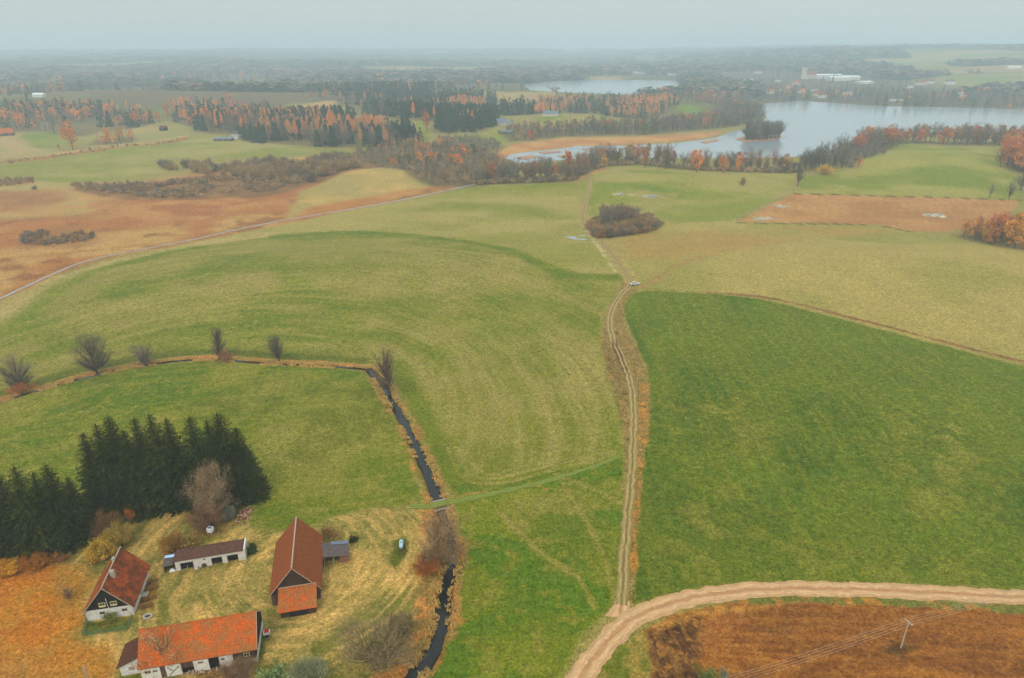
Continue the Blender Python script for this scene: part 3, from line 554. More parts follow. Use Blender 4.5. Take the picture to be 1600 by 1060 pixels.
ribbon('road_apron', resample(smooth_line(gps([(972,966),(972,958),(972,950),(973,938)]), 8), .5), lambda t: 4.8*(1-t)**1.3+2.4, M['road'], .046, nx=6, jit=.8)
TRACK = smooth_line(gps([(972,946),(973,900),(977,850),(983,780),(988,720),(990,660),(988,612),(981,583),(970,556),(958,530),(953,502),(960,476),(975,455),(984,446),(984,436),(976,424),(955,395),(930,368),(913,350),(912,335),(917,310),(922,288),(918,270)]), 8)
ribbon('farm_track', resample(TRACK, .8), lambda t: 2.7+1.6*t, M['track'], .05, nx=8, jit=.6)
RUT = smooth_line(gps([(959,530),(963,545),(969,560),(976,577),(981,588)]), 6)
for o_ in (-.75, .75): ribbon('muddy_rut', resample(RUT+[o_, 0], .5), lambda t: .35+.35*np.sin(np.pi*t), simple('wet_mud', C(92, 62, 42), .3, 2), .075, nx=1, jit=.5)
ribbon('grass_track', resample(smooth_line(gps([(640,792),(668,791),(690,786),(720,782),(770,771),(830,758),(880,744),(930,728),(972,712)]), 8), .8), lambda t: 2.3-.9*t, M['grasstrack'], .05, nx=6, jit=.6)

# ------------------------------------------------------------------ plants: geometry builders
class Geo:
    def __init__(s): s.V = []; s.T = []; s.C = []; s.n = 0
    def add(s, V, T, c):
        V = np.asarray(V, float); s.V.append(V); s.T.append(np.asarray(T, np.int64)+s.n); s.n += len(V)
        c = np.asarray(c, float)
        if c.ndim == 0: c = np.full((len(V), 3), float(c))
        elif c.ndim == 1 and len(c) == 3 and len(V) != 3: c = np.tile(c, (len(V), 1))
        elif c.ndim == 1: c = np.tile(c[:, None], (1, 3))
        s.C.append(c)
    def arrays(s): return np.vstack(s.V), np.vstack(s.T), np.vstack(s.C)
    def build(s, name, mat, parent=None):
        V, T, c = s.arrays(); return meshobj(name, V, T, mat, parent, colors=c)
def leaves(g, P, size, rg, c, D=None, stretch=1.0):
    """one small triangle per point, random facing (or along D)"""
    n = len(P)
    if n == 0: return
    a = rg.normal(size=(n, 3)) if D is None else D+rg.normal(size=(n, 3))*.25
    a /= np.linalg.norm(a, axis=1)[:, None]+1e-9; b = rg.normal(size=(n, 3)); b -= a*(a*b).sum(1)[:, None]; b /= np.linalg.norm(b, axis=1)[:, None]+1e-9
    s = (np.full(n, size) if np.isscalar(size) else size)[:, None]*rg.uniform(.7, 1.3, (n, 1))
    V = np.stack([P-b*s*.5-a*s*.2*stretch, P+b*s*.5-a*s*.2*stretch, P+a*s*.8*stretch], 1).reshape(-1, 3)
    cc = np.repeat(np.asarray(c), 3, axis=0) if np.ndim(c) >= 1 and len(c) == n else c
    g.add(V, np.arange(3*n).reshape(-1, 3), cc)
def twigs(g, P, D, length, width, rg, c):
    n = len(P); D = D/(np.linalg.norm(D, axis=1)[:, None]+1e-9); b = rg.normal(size=(n, 3)); b -= D*(D*b).sum(1)[:, None]; b /= np.linalg.norm(b, axis=1)[:, None]+1e-9
    L = length*rg.uniform(.6, 1.35, (n, 1)); V = np.stack([P-b*width*.5, P+b*width*.5, P+D*L], 1).reshape(-1, 3)
    cc = np.repeat(np.asarray(c), 3) if np.ndim(c) == 1 and len(c) == n else c
    g.add(V, np.arange(3*n).reshape(-1, 3), cc)
def tube(g, pts, rad, c, sides=5):
    pts = np.asarray(pts, float); n = len(pts); T = np.gradient(pts, axis=0); T /= np.linalg.norm(T, axis=1)[:, None]+1e-9
    up = np.where(np.abs(T[:, 2:3]) > .9, [[1., 0, 0]], [[0, 0, 1.]]); A = np.cross(T, up); A /= np.linalg.norm(A, axis=1)[:, None]; B = np.cross(T, A)
    th = np.linspace(0, 2*np.pi, sides, endpoint=False); V = (pts[:, None]+(A[:, None]*np.cos(th)[None, :, None]+B[:, None]*np.sin(th)[None, :, None])*np.asarray(rad)[:, None, None]).reshape(-1, 3)
    F = []
    for i in range(n-1):
        for k in range(sides):
            a, b_ = i*sides+k, i*sides+(k+1) % sides; F += [(a, b_, b_+sides), (a, b_+sides, a+sides)]
    g.add(V, F, c)
def bare_tree(h, w, seed, lod=1, c=1.0, stems=1, low=.3, tw=.75):
    """leafless tree: trunk and limbs in one, twigs in the other"""
    rg = np.random.default_rng(seed); T = Geo(); K = Geo(); nb = {0: 5, 1: 14, 2: 46}[lod]; ends = []
    for sidx in range(stems):
        lean = rg.normal(size=2)*(.06 if stems == 1 else .22)*h; top = np.array([lean[0], lean[1], h*rg.uniform(.86, .98)])
        b0 = np.array([rg.normal()*.1*stems, rg.normal()*.1*stems, 0]); t = np.linspace(0, 1, 6 if lod else 3)[:, None]; pts = b0*(1-t)+top*t; pts[1:-1, :2] += rg.normal(size=(len(pts)-2, 2))*.02*h
        r0 = (.018*h+.03)/(stems**.4)*(1.5 if lod == 2 else 1); tube(T, pts, np.linspace(r0, r0*.12, len(pts)), .8, 5 if lod else 3)
        for k in range(nb//stems+1):
            u = rg.uniform(-.8, 1); a = rg.uniform(0, 6.283); zc = h*(low+1)/2; hz_ = h*(1-low)/2; rad = math.sqrt(max(0, 1-u*u))*rg.uniform(.6, 1.03)
            q = np.array([lean[0]*.7+math.cos(a)*w*.5*rad, lean[1]*.7+math.sin(a)*w*.5*rad, zc+hz_*u*rg.uniform(.9, 1)]); rch = w*.5*rad
            f = min(.95, max(.12, (q[2]/h-.35*rch/h*2)*rg.uniform(.55, .8))); p = b0*(1-f)+top*f; mid = (p+q)/2+np.array([0, 0, -.1*rch])+rg.normal(size=3)*.03*w
            tube(T, [p, mid, q], [r0*(1-f)*.6+.03, r0*(1-f)*.35+.025, .014], .85, 3); ends.append((p, mid, q))
            if lod == 2:
                for kk in range(6):
                    s = rg.uniform(.25, 1); pp = p*(1-s)+q*s; qq = pp+(rg.normal(size=3)*np.array([1, 1, .6])+np.array([0, 0, .5]))*w*.11; tube(T, [pp, (pp+qq)/2, qq], [.05, .03, .012], .9, 3); ends.append((pp, (pp+qq)/2, qq))
    nt_ = {0: 60, 1: 900, 2: int(11000*tw)}[lod]; E = np.array(ends); k = rg.integers(0, len(E), nt_); s = rg.uniform(.15, 1, (nt_, 1))
    P = E[k, 0]*(1-s)+E[k, 2]*s+rg.normal(size=(nt_, 3))*w*(.045 if lod == 2 else .06); D = (E[k, 2]-E[k, 0]); D = D/(np.linalg.norm(D, axis=1)[:, None]+1e-9)*.6+rg.normal(size=(nt_, 3))*.55+np.array([0, 0, .45])
    L, W_ = {0: (.13*w, .035*w), 1: (.12*w, .016*w), 2: (.095*w, .0044*w)}[lod]
    P[:, 2] = np.maximum(P[:, 2], .1); twigs(K, P, D, L, W_, rg, rg.uniform(.65, 1.35, nt_))
    return T, K
def leaf_tree(h, w, seed, lod=1, low=.22, dens=1.0):
    """broadleaf with autumn foliage in uneven clumps"""
    rg = np.random.default_rng(seed); T = Geo(); K = Geo(); tube(T, [(0, 0, 0), (0, 0, h*.5), (rg.normal()*.03*h, 0, h*.85)], [.02*h, .014*h, .004*h], .8, 5 if lod else 3)
    nc = {0: 7, 1: 16, 2: 34}[lod]; nl = {0: 70, 1: 950, 2: 5200}[lod]; nl = int(nl*dens); cen = []
    for k in range(nc):
        f = rg.uniform(low, .95); a = rg.uniform(0, 6.283); rch = w*.5*math.sqrt(max(.05, 1-((f-.5)/.56)**2))*rg.uniform(.2, .85); c = np.array([math.cos(a)*rch, math.sin(a)*rch, h*f]); cen.append((*c, w*rg.uniform(.13, .24), rg.uniform(.7, 1.25)))
        tube(T, [(0, 0, h*max(.1, f-.22)), c], [.008*h, .002*h], .8, 3)
    cen = np.array(cen); k = rg.integers(0, nc, nl); d = rg.normal(size=(nl, 3)); d /= np.linalg.norm(d, axis=1)[:, None]; rad = rg.uniform(.25, 1, (nl, 1))**.5
    P = cen[k, :3]+d*rad*cen[k, 3:4]*np.array([1, 1, .8]); P[:, 2] = np.maximum(P[:, 2], .3)
    sz = {0: .16*w, 1: .062*w, 2: .032*w}[lod]; leaves(K, P, sz, rg, cen[k, 4]*rg.uniform(.75, 1.25, nl)); return T, K
def larch(h, w, seed, lod=1, low=.38):
    """narrow feathery golden larch or birch crown"""
    rg = np.random.default_rng(seed); T = Geo(); K = Geo(); tube(T, [(0, 0, 0), (0, 0, h*.5), (0, 0, h*.97)], [.012*h, .009*h, .002*h], 1.0, 5 if lod else 3)
    n = {0: 60, 1: 800}[min(lod, 1)]; f = low+(1-low)*rg.uniform(0, 1, n)**1.15; a = rg.uniform(0, 6.283, n); prof = np.minimum((f-low)/.18+.35, 1)*(1.04-f)**.62*1.25
    lob = .8+.3*np.sin(a*3+f*9+seed); rch = w*.5*prof*lob*rg.uniform(.15, 1, n)**.6; P = np.column_stack([np.cos(a)*rch, np.sin(a)*rch, h*f])
    leaves(K, P, {0: .24*w, 1: .095*w}[min(lod, 1)], rg, rg.uniform(.7, 1.3, n)); return T, K
def spruce(h, w, seed, lod=1):
    rg = np.random.default_rng(seed); T = Geo(); K = Geo(); tube(T, [(0, 0, 0), (0, 0, h*.5), (0, 0, h*.99)], [.014*h, .009*h, .002*h], .8, 5 if lod else 3)
    if lod == 2:
        nw = int(h/.62)
        for k in range(nw):
            f = .03+.95*k/nw; R0 = w*.5*((1.0-f)**.6)*(1.0 if f > .12 else .8+f)*rg.uniform(.82, 1.12); nb = int(8+10*(1-f)); a0 = rg.uniform(0, 6.28)
            for b in range(nb):
                a = a0+6.283*b/nb+rg.normal()*.14; L = R0*rg.uniform(.6, 1.18)+.1; d = np.array([math.cos(a), math.sin(a), 0]); sd = np.array([-d[1], d[0], 0]); z = h*f+rg.normal()*.12
                nn = max(3, int(L/.26)); t = np.linspace(.12, 1, nn)[:, None]; ax = d*L*t+np.array([0, 0, z])+np.array([0, 0, 1])*(-.34*L*t+.16*L*t**2.2)
                wd = (.42*(1-t[:, 0])**.6+.12)*min(L, 2.6)*.42
                pts = []; dirs = []
                for sgn in (-1, 1):
                    off = rg.uniform(.1, 1, (nn, 1)); pts.append(ax+sd*sgn*wd[:, None]*off+np.array([0, 0, -1])*off*.22); dirs.append(d*.7+sd*sgn*.8+np.array([0, 0, -.45])+np.zeros((nn, 3)))
                pts.append(ax); dirs.append(np.tile(d+np.array([0, 0, .12]), (nn, 1)))
                pts.append(ax-np.array([0, 0, .2])); dirs.append(np.tile(d*.2+np.array([0, 0, -1.]), (nn, 1)))
                P = np.vstack(pts); D = np.vstack(dirs); leaves(K, P+rg.normal(size=P.shape)*.06, .17+.2*(1-f), rg, rg.uniform(.5, 1.3, len(P))*rg.uniform(.6, 1.5)*np.tile(.75+.55*t[:, 0], 4), D, 1.3)
        return T, K
    n = {0: 56, 1: 780}[lod]; f = .05+.94*rg.uniform(0, 1, n)**1.25; a = rg.uniform(0, 6.283, n); saw = .82+.28*((f*h/1.6) % 1)
    rch = w*.5*(1.02-f)**.8*saw*rg.uniform(.55, 1, n); P = np.column_stack([np.cos(a)*rch, np.sin(a)*rch, h*f]); D = np.column_stack([np.cos(a), np.sin(a), -.35+0*a])
    leaves(K, P, {0: .34*w, 1: .13*w}[lod], rg, rg.uniform(.6, 1.35, n), D, 1.3); return T, K
def bush(h, w, seed, lod=1, leafy=0.0, low=0.05):
    rg = np.random.default_rng(seed); T = Geo(); K = Geo(); ns = {0: 3, 1: 9, 2: 46}[lod]; n = {0: 90, 1: 800, 2: 9000}[lod]
    st = []
    for k in range(ns):
        a = rg.uniform(0, 6.283); u = rg.uniform(.1, 1)**.7; q = np.array([math.cos(a)*u*w*.45, math.sin(a)*u*w*.45, h*(.96-.5*u**2)*rg.uniform(.55, 1)]); b = q*np.array([.2, .2, 0]); m_ = (b+q)/2+np.array([0, 0, h*.1])
        tube(T, [b, m_, q], [.012*h+.01, .008*h+.008, .006], .9, 3); st.append((b, m_, q))
    S = np.array(st); k = rg.integers(0, ns, n); s = rg.uniform(.2, 1, (n, 1)); P = S[k, 0]*(1-s)**2+2*S[k, 1]*s*(1-s)+S[k, 2]*s*s+rg.normal(size=(n, 3))*np.array([.09*w, .09*w, .07*h])*(1 if lod < 2 else .55)
    sv = rg.uniform(.7, 1.3, ns)[k]; P[:, 2] = np.abs(P[:, 2])+.02; D = P/np.array([w, w, h])+rg.normal(size=(n, 3))*.35+np.array([0, 0, .5]); v = rg.uniform(.65, 1.35, n)*sv; nl = int(n*leafy)
    if nl: leaves(K, P[:nl], {0: .18, 1: .07, 2: .03}[lod]*w, rg, v[:nl])
    if n-nl: twigs(K, P[nl:], D[nl:], {0: .2, 1: .15, 2: .12}[lod]*w, {0: .075, 1: .022, 2: .0052}[lod]*w, rg, v[nl:])
    return T, K

BUILD = {'bare tree': bare_tree, 'autumn tree': leaf_tree, 'larch': larch, 'spruce': spruce, 'bush': bush}
NAMES = {'bare tree': 'bare_tree', 'autumn tree': 'autumn_tree', 'larch': 'larch_tree', 'spruce': 'spruce_tree', 'bush': 'bush'}

protos = {}
def proto(kind, lod, i):
    key = (kind, lod, i)
    if key not in protos:
        h, w = {'bare tree': (10, 7.0), 'autumn tree': (10, 7.5), 'larch': (10, 3.4), 'spruce': (10, 4.2), 'bush': (10, 16)}[kind]
        protos[key] = BUILD[kind](h, w, 100+i*7+lod, lod)
    return protos[key]
mesh_cache = {}
def proto_mesh(kind, i):
    key = (kind, i)
    if key not in mesh_cache:
        T, K = proto(kind, 1, i); a = T.build('trunk', M['bark']); b = K.build('crown', M['foliage'])
        mesh_cache[key] = (a.data, b.data); bpy.data.objects.remove(a); bpy.data.objects.remove(b)
    return mesh_cache[key]

# colours (crown, trunk) by flavour
FL = {
    'bare_grey': (C(132, 116, 98), C(120, 110, 98)), 'bare_brown': (C(142, 108, 78), C(104, 88, 72)), 'bare_dark': (C(104, 94, 80), C(84, 76, 66)),
    'russet': (C(192, 112, 62), C(90, 72, 60)), 'orange': (C(222, 138, 62), C(110, 96, 80)), 'gold': (C(216, 150, 66), C(120, 104, 84)), 'yellow': (C(206, 160, 60), C(110, 96, 76)),
    'olive': (C(120, 112, 62), C(96, 86, 66)), 'pine': (C(60, 76, 52), C(90, 74, 60)), 'spruce': (C(40, 54, 36), C(80, 66, 54)), 'larch_o': (C(222, 146, 78), C(168, 150, 134)), 'larch_g': (C(206, 150, 90), C(168, 150, 134)),
    'scrub': (C(166, 134, 92), C(104, 88, 72)), 'scrub_dark': (C(128, 112, 92), C(84, 74, 62)), 'redbrown': (C(156, 122, 84), C(90, 74, 60)),
}
CL = []   # clusters: polygon of foot points, spacing, mix, heights, label, group
def cluster(poly, sp, mix, hr, label, seed, world=False, wf=1.0, only_stuff=False):
    CL.append(dict(poly=np.asarray(poly) if world else gps(poly), sp=sp, mix=mix, hr=hr, label=label, seed=seed, wf=wf, only=only_stuff))
def band(line, d0, d1):
    P = gps(line); return np.vstack([P+[0, d0], P[::-1]+[0, d1]])
B, A_, L_, S_, U_ = 'bare tree', 'autumn tree', 'larch', 'spruce', 'bush'
cluster(band([(745,289),(800,287),(900,283),(918,269),(940,261),(1000,257.5),(1090,267),(1180,270),(1250,271)], 2, 36), 8.8, [(B,'bare_grey',.42),(B,'bare_brown',.26),(A_,'russet',.06),(U_,'scrub_dark',.18),(A_,'olive',.05),(A_,'yellow',.03)], (13, 20), '', 1, world=True)
cluster(band([(745,289),(800,287),(900,283),(918,269),(940,261),(1000,257.5),(1090,267),(1180,270),(1250,271)], 0, 8), 4.5, [(U_,'scrub',.6),(U_,'scrub_dark',.4)], (4, 6), '', 2, world=True)
cluster([(1245,270),(1330,262),(1380,240),(1400,228),(1340,226),(1300,232),(1260,250)], 8, [(B,'bare_dark',.5),(B,'bare_grey',.3),(U_,'scrub_dark',.2)], (11, 17), 'dark leafless tree in the wood at the left edge of the far green field', 3)
cluster(band([(1345,240),(1385,227.5),(1440,225),(1500,228.5),(1560,228),(1620,229),(1700,232)], 3, 34), 9, [(B,'bare_grey',.36),(B,'bare_brown',.14),(A_,'russet',.26),(A_,'orange',.12),(U_,'scrub_dark',.12)], (18, 26), '', 4, world=True)
cluster([(1562,262),(1600,272),(1700,280),(1700,230),(1575,228)], 9, [(A_,'russet',.45),(B,'bare_brown',.35),(A_,'orange',.2)], (17, 23), 'russet oak in the copse at the right edge above the far green field', 5)
cluster([(1497,373),(1545,382),(1620,396),(1690,400),(1690,360),(1590,352),(1520,356)], 6.0, [(A_,'gold',.28),(B,'bare_brown',.36),(A_,'russet',.16),(U_,'scrub',.2)], (8.5, 13), 'golden brown tree in the copse below the ploughed strip at the right edge', 6, wf=.9)
cluster([(930,352),(955,360),(990,352),(995,344),(950,340)], 3.0, [(B,'bare_grey',.7),(B,'bare_brown',.3)], (9, 12), '', 7, wf=.9)
cluster([(924,356),(940,374),(975,370),(1010,362),(1027,355),(1020,345),(985,346),(950,350),(928,350)], 3.4, [(U_,'redbrown',.35),(U_,'scrub',.4),(U_,'scrub_dark',.25)], (4.2, 6.8), 'red brown bush in the round thicket by the track', 8)
cluster([(1160,221),(1218,217.5),(1219,213),(1166,214)], 5.5, [(B,'bare_dark',.6),(B,'bare_grey',.4)], (17, 23), 'dark leafless tree on the small lake island', 9)
cluster([(806,222),(880,214),(1010,211),(1105,203),(1150,198),(1192,189),(1195,172),(1150,164),(1130,176),(1090,188),(1000,194),(900,200),(830,209)], 7.6, [(B,'bare_dark',.5),(B,'bare_grey',.36),(A_,'olive',.06),(A_,'russet',.04),(U_,'scrub_dark',.04)], (12, 19), 'leafless tree in the dark wood behind the brown reed bed', 10)
cluster([(835,183),(880,176),(935,178),(975,186),(1045,176),(1062,162),(1058,158),(1000,158),(900,157),(838,159)], 9, [(L_,'larch_o',.24),(L_,'larch_g',.16),(B,'bare_grey',.34),(S_,'pine',.2),(B,'bare_brown',.06)], (13, 20), 'tall orange larch in the mixed wood below the far lake', 11)
cluster([(1064,160),(1120,172),(1190,168),(1190,158),(1140,140),(1062,140)], 14, [(B,'bare_grey',.6),(B,'bare_dark',.3),(A_,'russet',.1)], (13, 19), 'hazy leafless tree on the headland between the two lakes', 12)
cluster([(560,172),(600,185),(672,190),(678,178),(760,172),(830,182),(832,174),(800,166),(760,156),(690,144),(600,142),(520,150),(525,165)], 13, [(S_,'pine',.74),(S_,'spruce',.08),(L_,'larch_o',.06),(B,'bare_grey',.12)], (17, 25), 'dark pine in the large wood at the middle of the far shore', 13)
cluster([(677,207),(705,209),(756,206),(772,198),(775,180),(700,178),(678,186)], 9, [(S_,'pine',.95),(L_,'larch_o',.05)], (15, 22), 'dark pine in the block of pines left of the grey roofed house', 14)
cluster([(700,178),(760,178),(756,170),(700,170)], 12, [(L_,'larch_g',.6),(L_,'larch_o',.4)], (22, 27), 'orange larch rising behind the block of pines', 15)
cluster([(410,220),(440,226),(500,230),(560,231),(610,231),(608,212),(590,203),(500,200),(410,206)], 8.5, [(L_,'larch_o',.32),(L_,'larch_g',.24),(S_,'pine',.26),(B,'bare_grey',.18)], (18, 25), 'golden larch in the long grove above the marsh scrub', 16)
cluster([(410,212),(500,204),(590,200),(560,190),(480,184),(410,188)], 10, [(S_,'pine',.6),(L_,'larch_o',.3),(B,'bare_grey',.1)], (16, 22), 'pine among scattered larches behind the long golden grove', 17)
cluster([(600,222),(625,223),(655,221),(656,212),(635,205),(598,204)], 7.5, [(S_,'spruce',1)], (14, 19), 'dark spruce in the small clump right of the golden grove', 18)
cluster([(305,206),(345,210),(415,212),(420,200),(430,178),(400,168),(330,165),(262,172),(270,192)], 11.5, [(S_,'pine',.34),(A_,'orange',.1),(L_,'larch_o',.2),(B,'bare_grey',.28),(B,'bare_brown',.08)], (15, 24), 'tree in the mixed orange and green wood behind the white house', 19)
cluster([(370,216),(410,226),(420,218),(410,208),(380,208)], 8, [(S_,'pine',1)], (10, 15), 'dark pine beside the white house', 20)
cluster([(0,207),(60,206),(130,214),(160,206),(215,200),(240,192),(225,180),(150,172),(0,172)], 12, [(S_,'pine',.32),(A_,'orange',.16),(L_,'larch_o',.1),(B,'bare_grey',.3),(B,'bare_brown',.12)], (15, 23), 'tree in the mixed wood behind the ruined tower', 21)
cluster([(240,262),(320,272),(480,288),(560,262),(540,250),(470,256),(330,262)], 6.5, [(U_,'scrub',.45),(B,'bare_grey',.3),(U_,'scrub_dark',.25)], (6, 11), 'grey brown scrub tree in the marsh below the left meadow', 22, wf=.9)
cluster([(110,294),(240,310),(330,308),(440,300),(460,284),(320,276),(200,288),(120,289)], 3.6, [(U_,'redbrown',.45),(U_,'scrub_dark',.3),(U_,'scrub',.25)], (2.4, 4.2), 'dark red brown willow bush in the open marsh', 23)
cluster([(30,381),(60,385),(95,382),(140,378),(150,366),(90,362),(35,366)], 2.8, [(U_,'redbrown',.6),(U_,'scrub_dark',.4)], (2.2, 3.4), 'dark brown bush in the small patch at the left of the marsh', 24)
cluster([(0,292),(60,286),(55,280),(0,282)], 4, [(U_,'redbrown',1)], (2.4, 4), 'red brown bush at the left edge under the green meadow', 25)
cluster([(550,250),(600,262),(640,275),(680,293),(720,293),(790,288),(795,262),(760,240),(700,226),(640,228),(560,236)], 8, [(B,'bare_grey',.22),(B,'bare_brown',.3),(U_,'scrub',.25),(U_,'scrub_dark',.12),(A_,'olive',.06),(A_,'orange',.05)], (7, 13), 'leafless tree in the brown thicket right of the golden knoll', 26)
cluster([(680,236),(750,238),(782,234),(785,222),(740,214),(682,214)], 8, [(B,'bare_grey',.55),(U_,'scrub_dark',.45)], (7, 11), 'grey tree in the belt below the grey roofed house', 27)
cluster([(590,234),(660,232),(665,222),(600,224)], 9, [(B,'bare_grey',.5),(B,'bare_brown',.3),(L_,'larch_g',.2)], (9, 14), 'leafless tree below the small spruce clump', 28)
cluster([(0,262),(60,250),(150,238),(280,218),(290,214),(150,232),(0,256)], 9, [(U_,'redbrown',.5),(U_,'scrub',.3),(U_,'scrub_dark',.2)], (1.6, 3), 'brown hedge bush along the far left lane', 29)
cluster([(140,228),(210,222),(212,214),(150,217)], 11, [(L_,'larch_g',.4),(A_,'gold',.3),(B,'bare_brown',.3)], (11, 17), 'golden birch beside the far left lane', 30)
cluster([(780,210),(800,222),(830,214),(835,200),(815,196)], 9, [(B,'bare_grey',.5),(A_,'olive',.3),(U_,'scrub',.2)], (6, 10), 'grey tree beside the dark low roof by the grey roofed house', 31)
cluster([(1190,164),(1300,165),(1420,171),(1600,175),(1750,179),(1750,160),(1600,154),(1420,148),(1300,144),(1190,140)], 13, [(B,'bare_grey',.62),(B,'bare_brown',.12),(S_,'pine',.16),(A_,'orange',.05),(A_,'olive',.05)], (14, 21), 'hazy tree on the far bank of the large lake', 32)
cluster([(1190,140),(1300,144),(1480,150),(1560,140),(1400,125),(1200,110),(1110,112),(1130,130)], 27, [(B,'bare_grey',.66),(S_,'pine',.2),(A_,'orange',.03),(A_,'russet',.02)], (12, 17), 'hazy tree in the village across the lake', 33)
cluster([(800,128),(860,123),(950,120),(1070,122),(1110,128),(1110,112),(950,112),(800,118)], 28, [(B,'bare_grey',.7),(S_,'pine',.3)], (16, 22), 'hazy tree on the far bank of the distant lake', 34)
cluster([(0,172),(130,166),(260,172),(300,160),(440,165),(560,150),(680,138),(820,142),(815,118),(600,112),(300,112),(0,112)], 30, [(B,'bare_grey',.48),(S_,'pine',.34),(A_,'orange',.08),(B,'bare_brown',.1)], (15, 24), 'hazy tree in the far woods on the left', 35)

HOUSE_PLOTS = gps([(83, 127), (106, 124), (198, 121), (405, 133), (443, 137), (643, 117), (694, 120), (725, 113), (740, 125), (62, 152), (995, 115), (1005, 116), (1050, 118), (915, 104), (1204, 147), (1220, 143), (1252, 146), (1276, 150), (1284, 153), (1324, 149), (1273, 143), (1243, 134), (1215, 128), (1232, 139), (1118, 150), (1130, 151), (1150, 152), (1170, 126), (1110, 117), (1185, 115), (1438, 133), (1452, 131), (1484, 132), (1500, 151), (1584, 108), (1420, 138), (1400, 158), (1293, 123), (1310, 126), (1328, 125), (1255, 124), (783, 196), (860, 181)])   # trees keep clear of the far houses and their gardens
def clear_of_houses(X, Y, half=13, deep=150):
    k = np.ones(len(X), bool)
    for hx, hy in HOUSE_PLOTS:
        g_ = math.hypot(hx, hy); ux, uy = hx/g_, hy/g_; a = X*ux+Y*uy; b = np.abs(-X*uy+Y*ux); k &= ~((b < half) & (a > g_-deep) & (a < g_+14))
    return k
for c_ in CL:   # leaf litter and dead undergrowth on the floor of every wood
    if c_['seed'] not in (9, 22, 23, 24, 25, 29): paint(c_['poly'], blend(C(112, 90, 56)*.8, C(96, 80, 50)*.8, 12, 92), 5, 6, 20, True, .75)
_c = np.ones((len(COL)+1, 4), np.float32); _c[:-1, :3] = COL; _c[-1, :3] = COL[0]; g.data.attributes['Col'].data.foreach_set('color', _c.ravel())
TREES = []
def scatter(c):
    P = c['poly']; rg = np.random.default_rng(1000+c['seed']); lo, hi = P.min(0), P.max(0); s = c['sp']
    nx, ny = int((hi[0]-lo[0])/s)+2, int((hi[1]-lo[1])/s)+2
    X, Y = np.meshgrid(lo[0]+np.arange(nx)*s, lo[1]+np.arange(ny)*s); X = X+((np.arange(ny) % 2)*s/2)[:, None]
    X = (X+rg.uniform(-.42, .42, X.shape)*s).ravel(); Y = (Y+rg.uniform(-.42, .42, Y.shape)*s).ravel()
    k = sdpoly(X+(fbm(X, Y, s*5, 2, 71)-.5)*s*2.5, Y, P) < 0; X, Y = X[k], Y[k]
    if c['seed'] in (33, 34, 35): k = fbm(X, Y, 170, 3, 90) > .47; X, Y = X[k], Y[k]
    if c['seed'] in (22, 23, 24, 25): k = fbm(X, Y, 26, 3, 91) > (.36 if c['seed'] == 22 else .44); X, Y = X[k], Y[k]
    if c['seed'] in (13, 16, 17, 19, 21): k = fbm(X, Y, 70, 3, 93) > .40; X, Y = X[k], Y[k]
    if c['seed'] == -1: k = fbm(X, Y, 170, 3, 90) > .40; X, Y = X[k], Y[k]
    k = np.ones(len(X), bool)
    for LP in (LAKE_MAIN, LAKE_FAR): k &= sdpoly(X, Y, LP) > 2
    if c['seed'] == 9: k[:] = True
    if c['seed'] in (11, 13, 32, 33, 34, 35): k &= clear_of_houses(X, Y)
    X, Y = X[k], Y[k]; Z = H(X, Y); kinds = c['mix']; pr = np.array([m[2] for m in kinds]); pr = pr/pr.sum()
    # the mix drifts in patches, as in a real wood
    u = (fbm(X, Y, s*6, 3, 80+c['seed'])-.5)*1.5+.5; u = np.clip(u*.55+rg.uniform(0, 1, len(X))*.45, 0, .9999); rk = np.argsort(np.argsort(u))/max(1, len(u)); cs = np.cumsum(pr)
    for i in range(len(X)):
        m = kinds[int(np.searchsorted(cs, rk[i]+1e-6).clip(0, len(kinds)-1))]; h = rg.uniform(*c['hr'])
        if m[0] == U_ and c['hr'][0] > 6: h *= .45
        if m[0] == A_ and h > 12: h *= .9
        px, py = proj(X[i], Y[i], Z[i]+h*.5); inv = -30 < px < 1630 and -20 < py < 1080
        TREES.append(dict(x=X[i], y=Y[i], z=Z[i], h=h, w=rg.uniform(.85, 1.2)*c['wf'], kind=m[0], fl=m[1], c=c, size=h/math.hypot(X[i], Y[i])*(1 if inv else 0), a=rg.uniform(0, 6.283), v=rg.uniform(.82, 1.18), i=int(rg.integers(0, 4)), t=rg.normal(size=3)*.05))
for c in CL: scatter(c)
print('trees', len(TREES))
OWN = []   # single trees with words of their own: (px, py, top, kind, flavour, width factor, label)
def own(px, py, ty, kind, fl, wf, label):
    p = gp(px, py); z = Hs(*p); h = max(1.0, top_height(p, z, ty)); TREES.append(dict(x=p[0], y=p[1], z=z, h=h, w=wf, kind=kind, fl=fl, c=None, label=label, size=9, a=px*.37, v=1.0, i=int(px) % 4, t=np.zeros(3)))
own(114,234,194,A_,'orange',.85,'broad orange tree beside the far left lane, largest of those there')
own(93,234,224,A_,'gold',.9,'small round yellow tree left of the broad orange tree by the lane')
own(172,224,199,A_,'gold',.7,'golden tree right of the broad orange tree by the far left lane')
own(205,222,203,L_,'larch_o',1.1,'thin orange birch at the right end of the trees by the far left lane')
own(324,203,168,A_,'orange',.6,'bright orange tree left of the white house')
own(262,185,158,A_,'orange',.7,'lone orange tree standing in the pale field above the left wood')
own(446,219,195,A_,'gold',.75,'yellow birch standing in front of the pines of the long grove')
own(667,207,171,A_,'russet',.62,'russet tree standing alone at the corner of the pine block')
own(670,247,226,L_,'larch_o',1.2,'single orange larch with a bare stem in the brown thicket')
own(650,240,224,L_,'larch_o',.9,'slim orange larch pair member left of the single bare stemmed larch')
own(716,264,240,A_,'orange',1.0,'orange tree in the brown thicket left of the inlet')
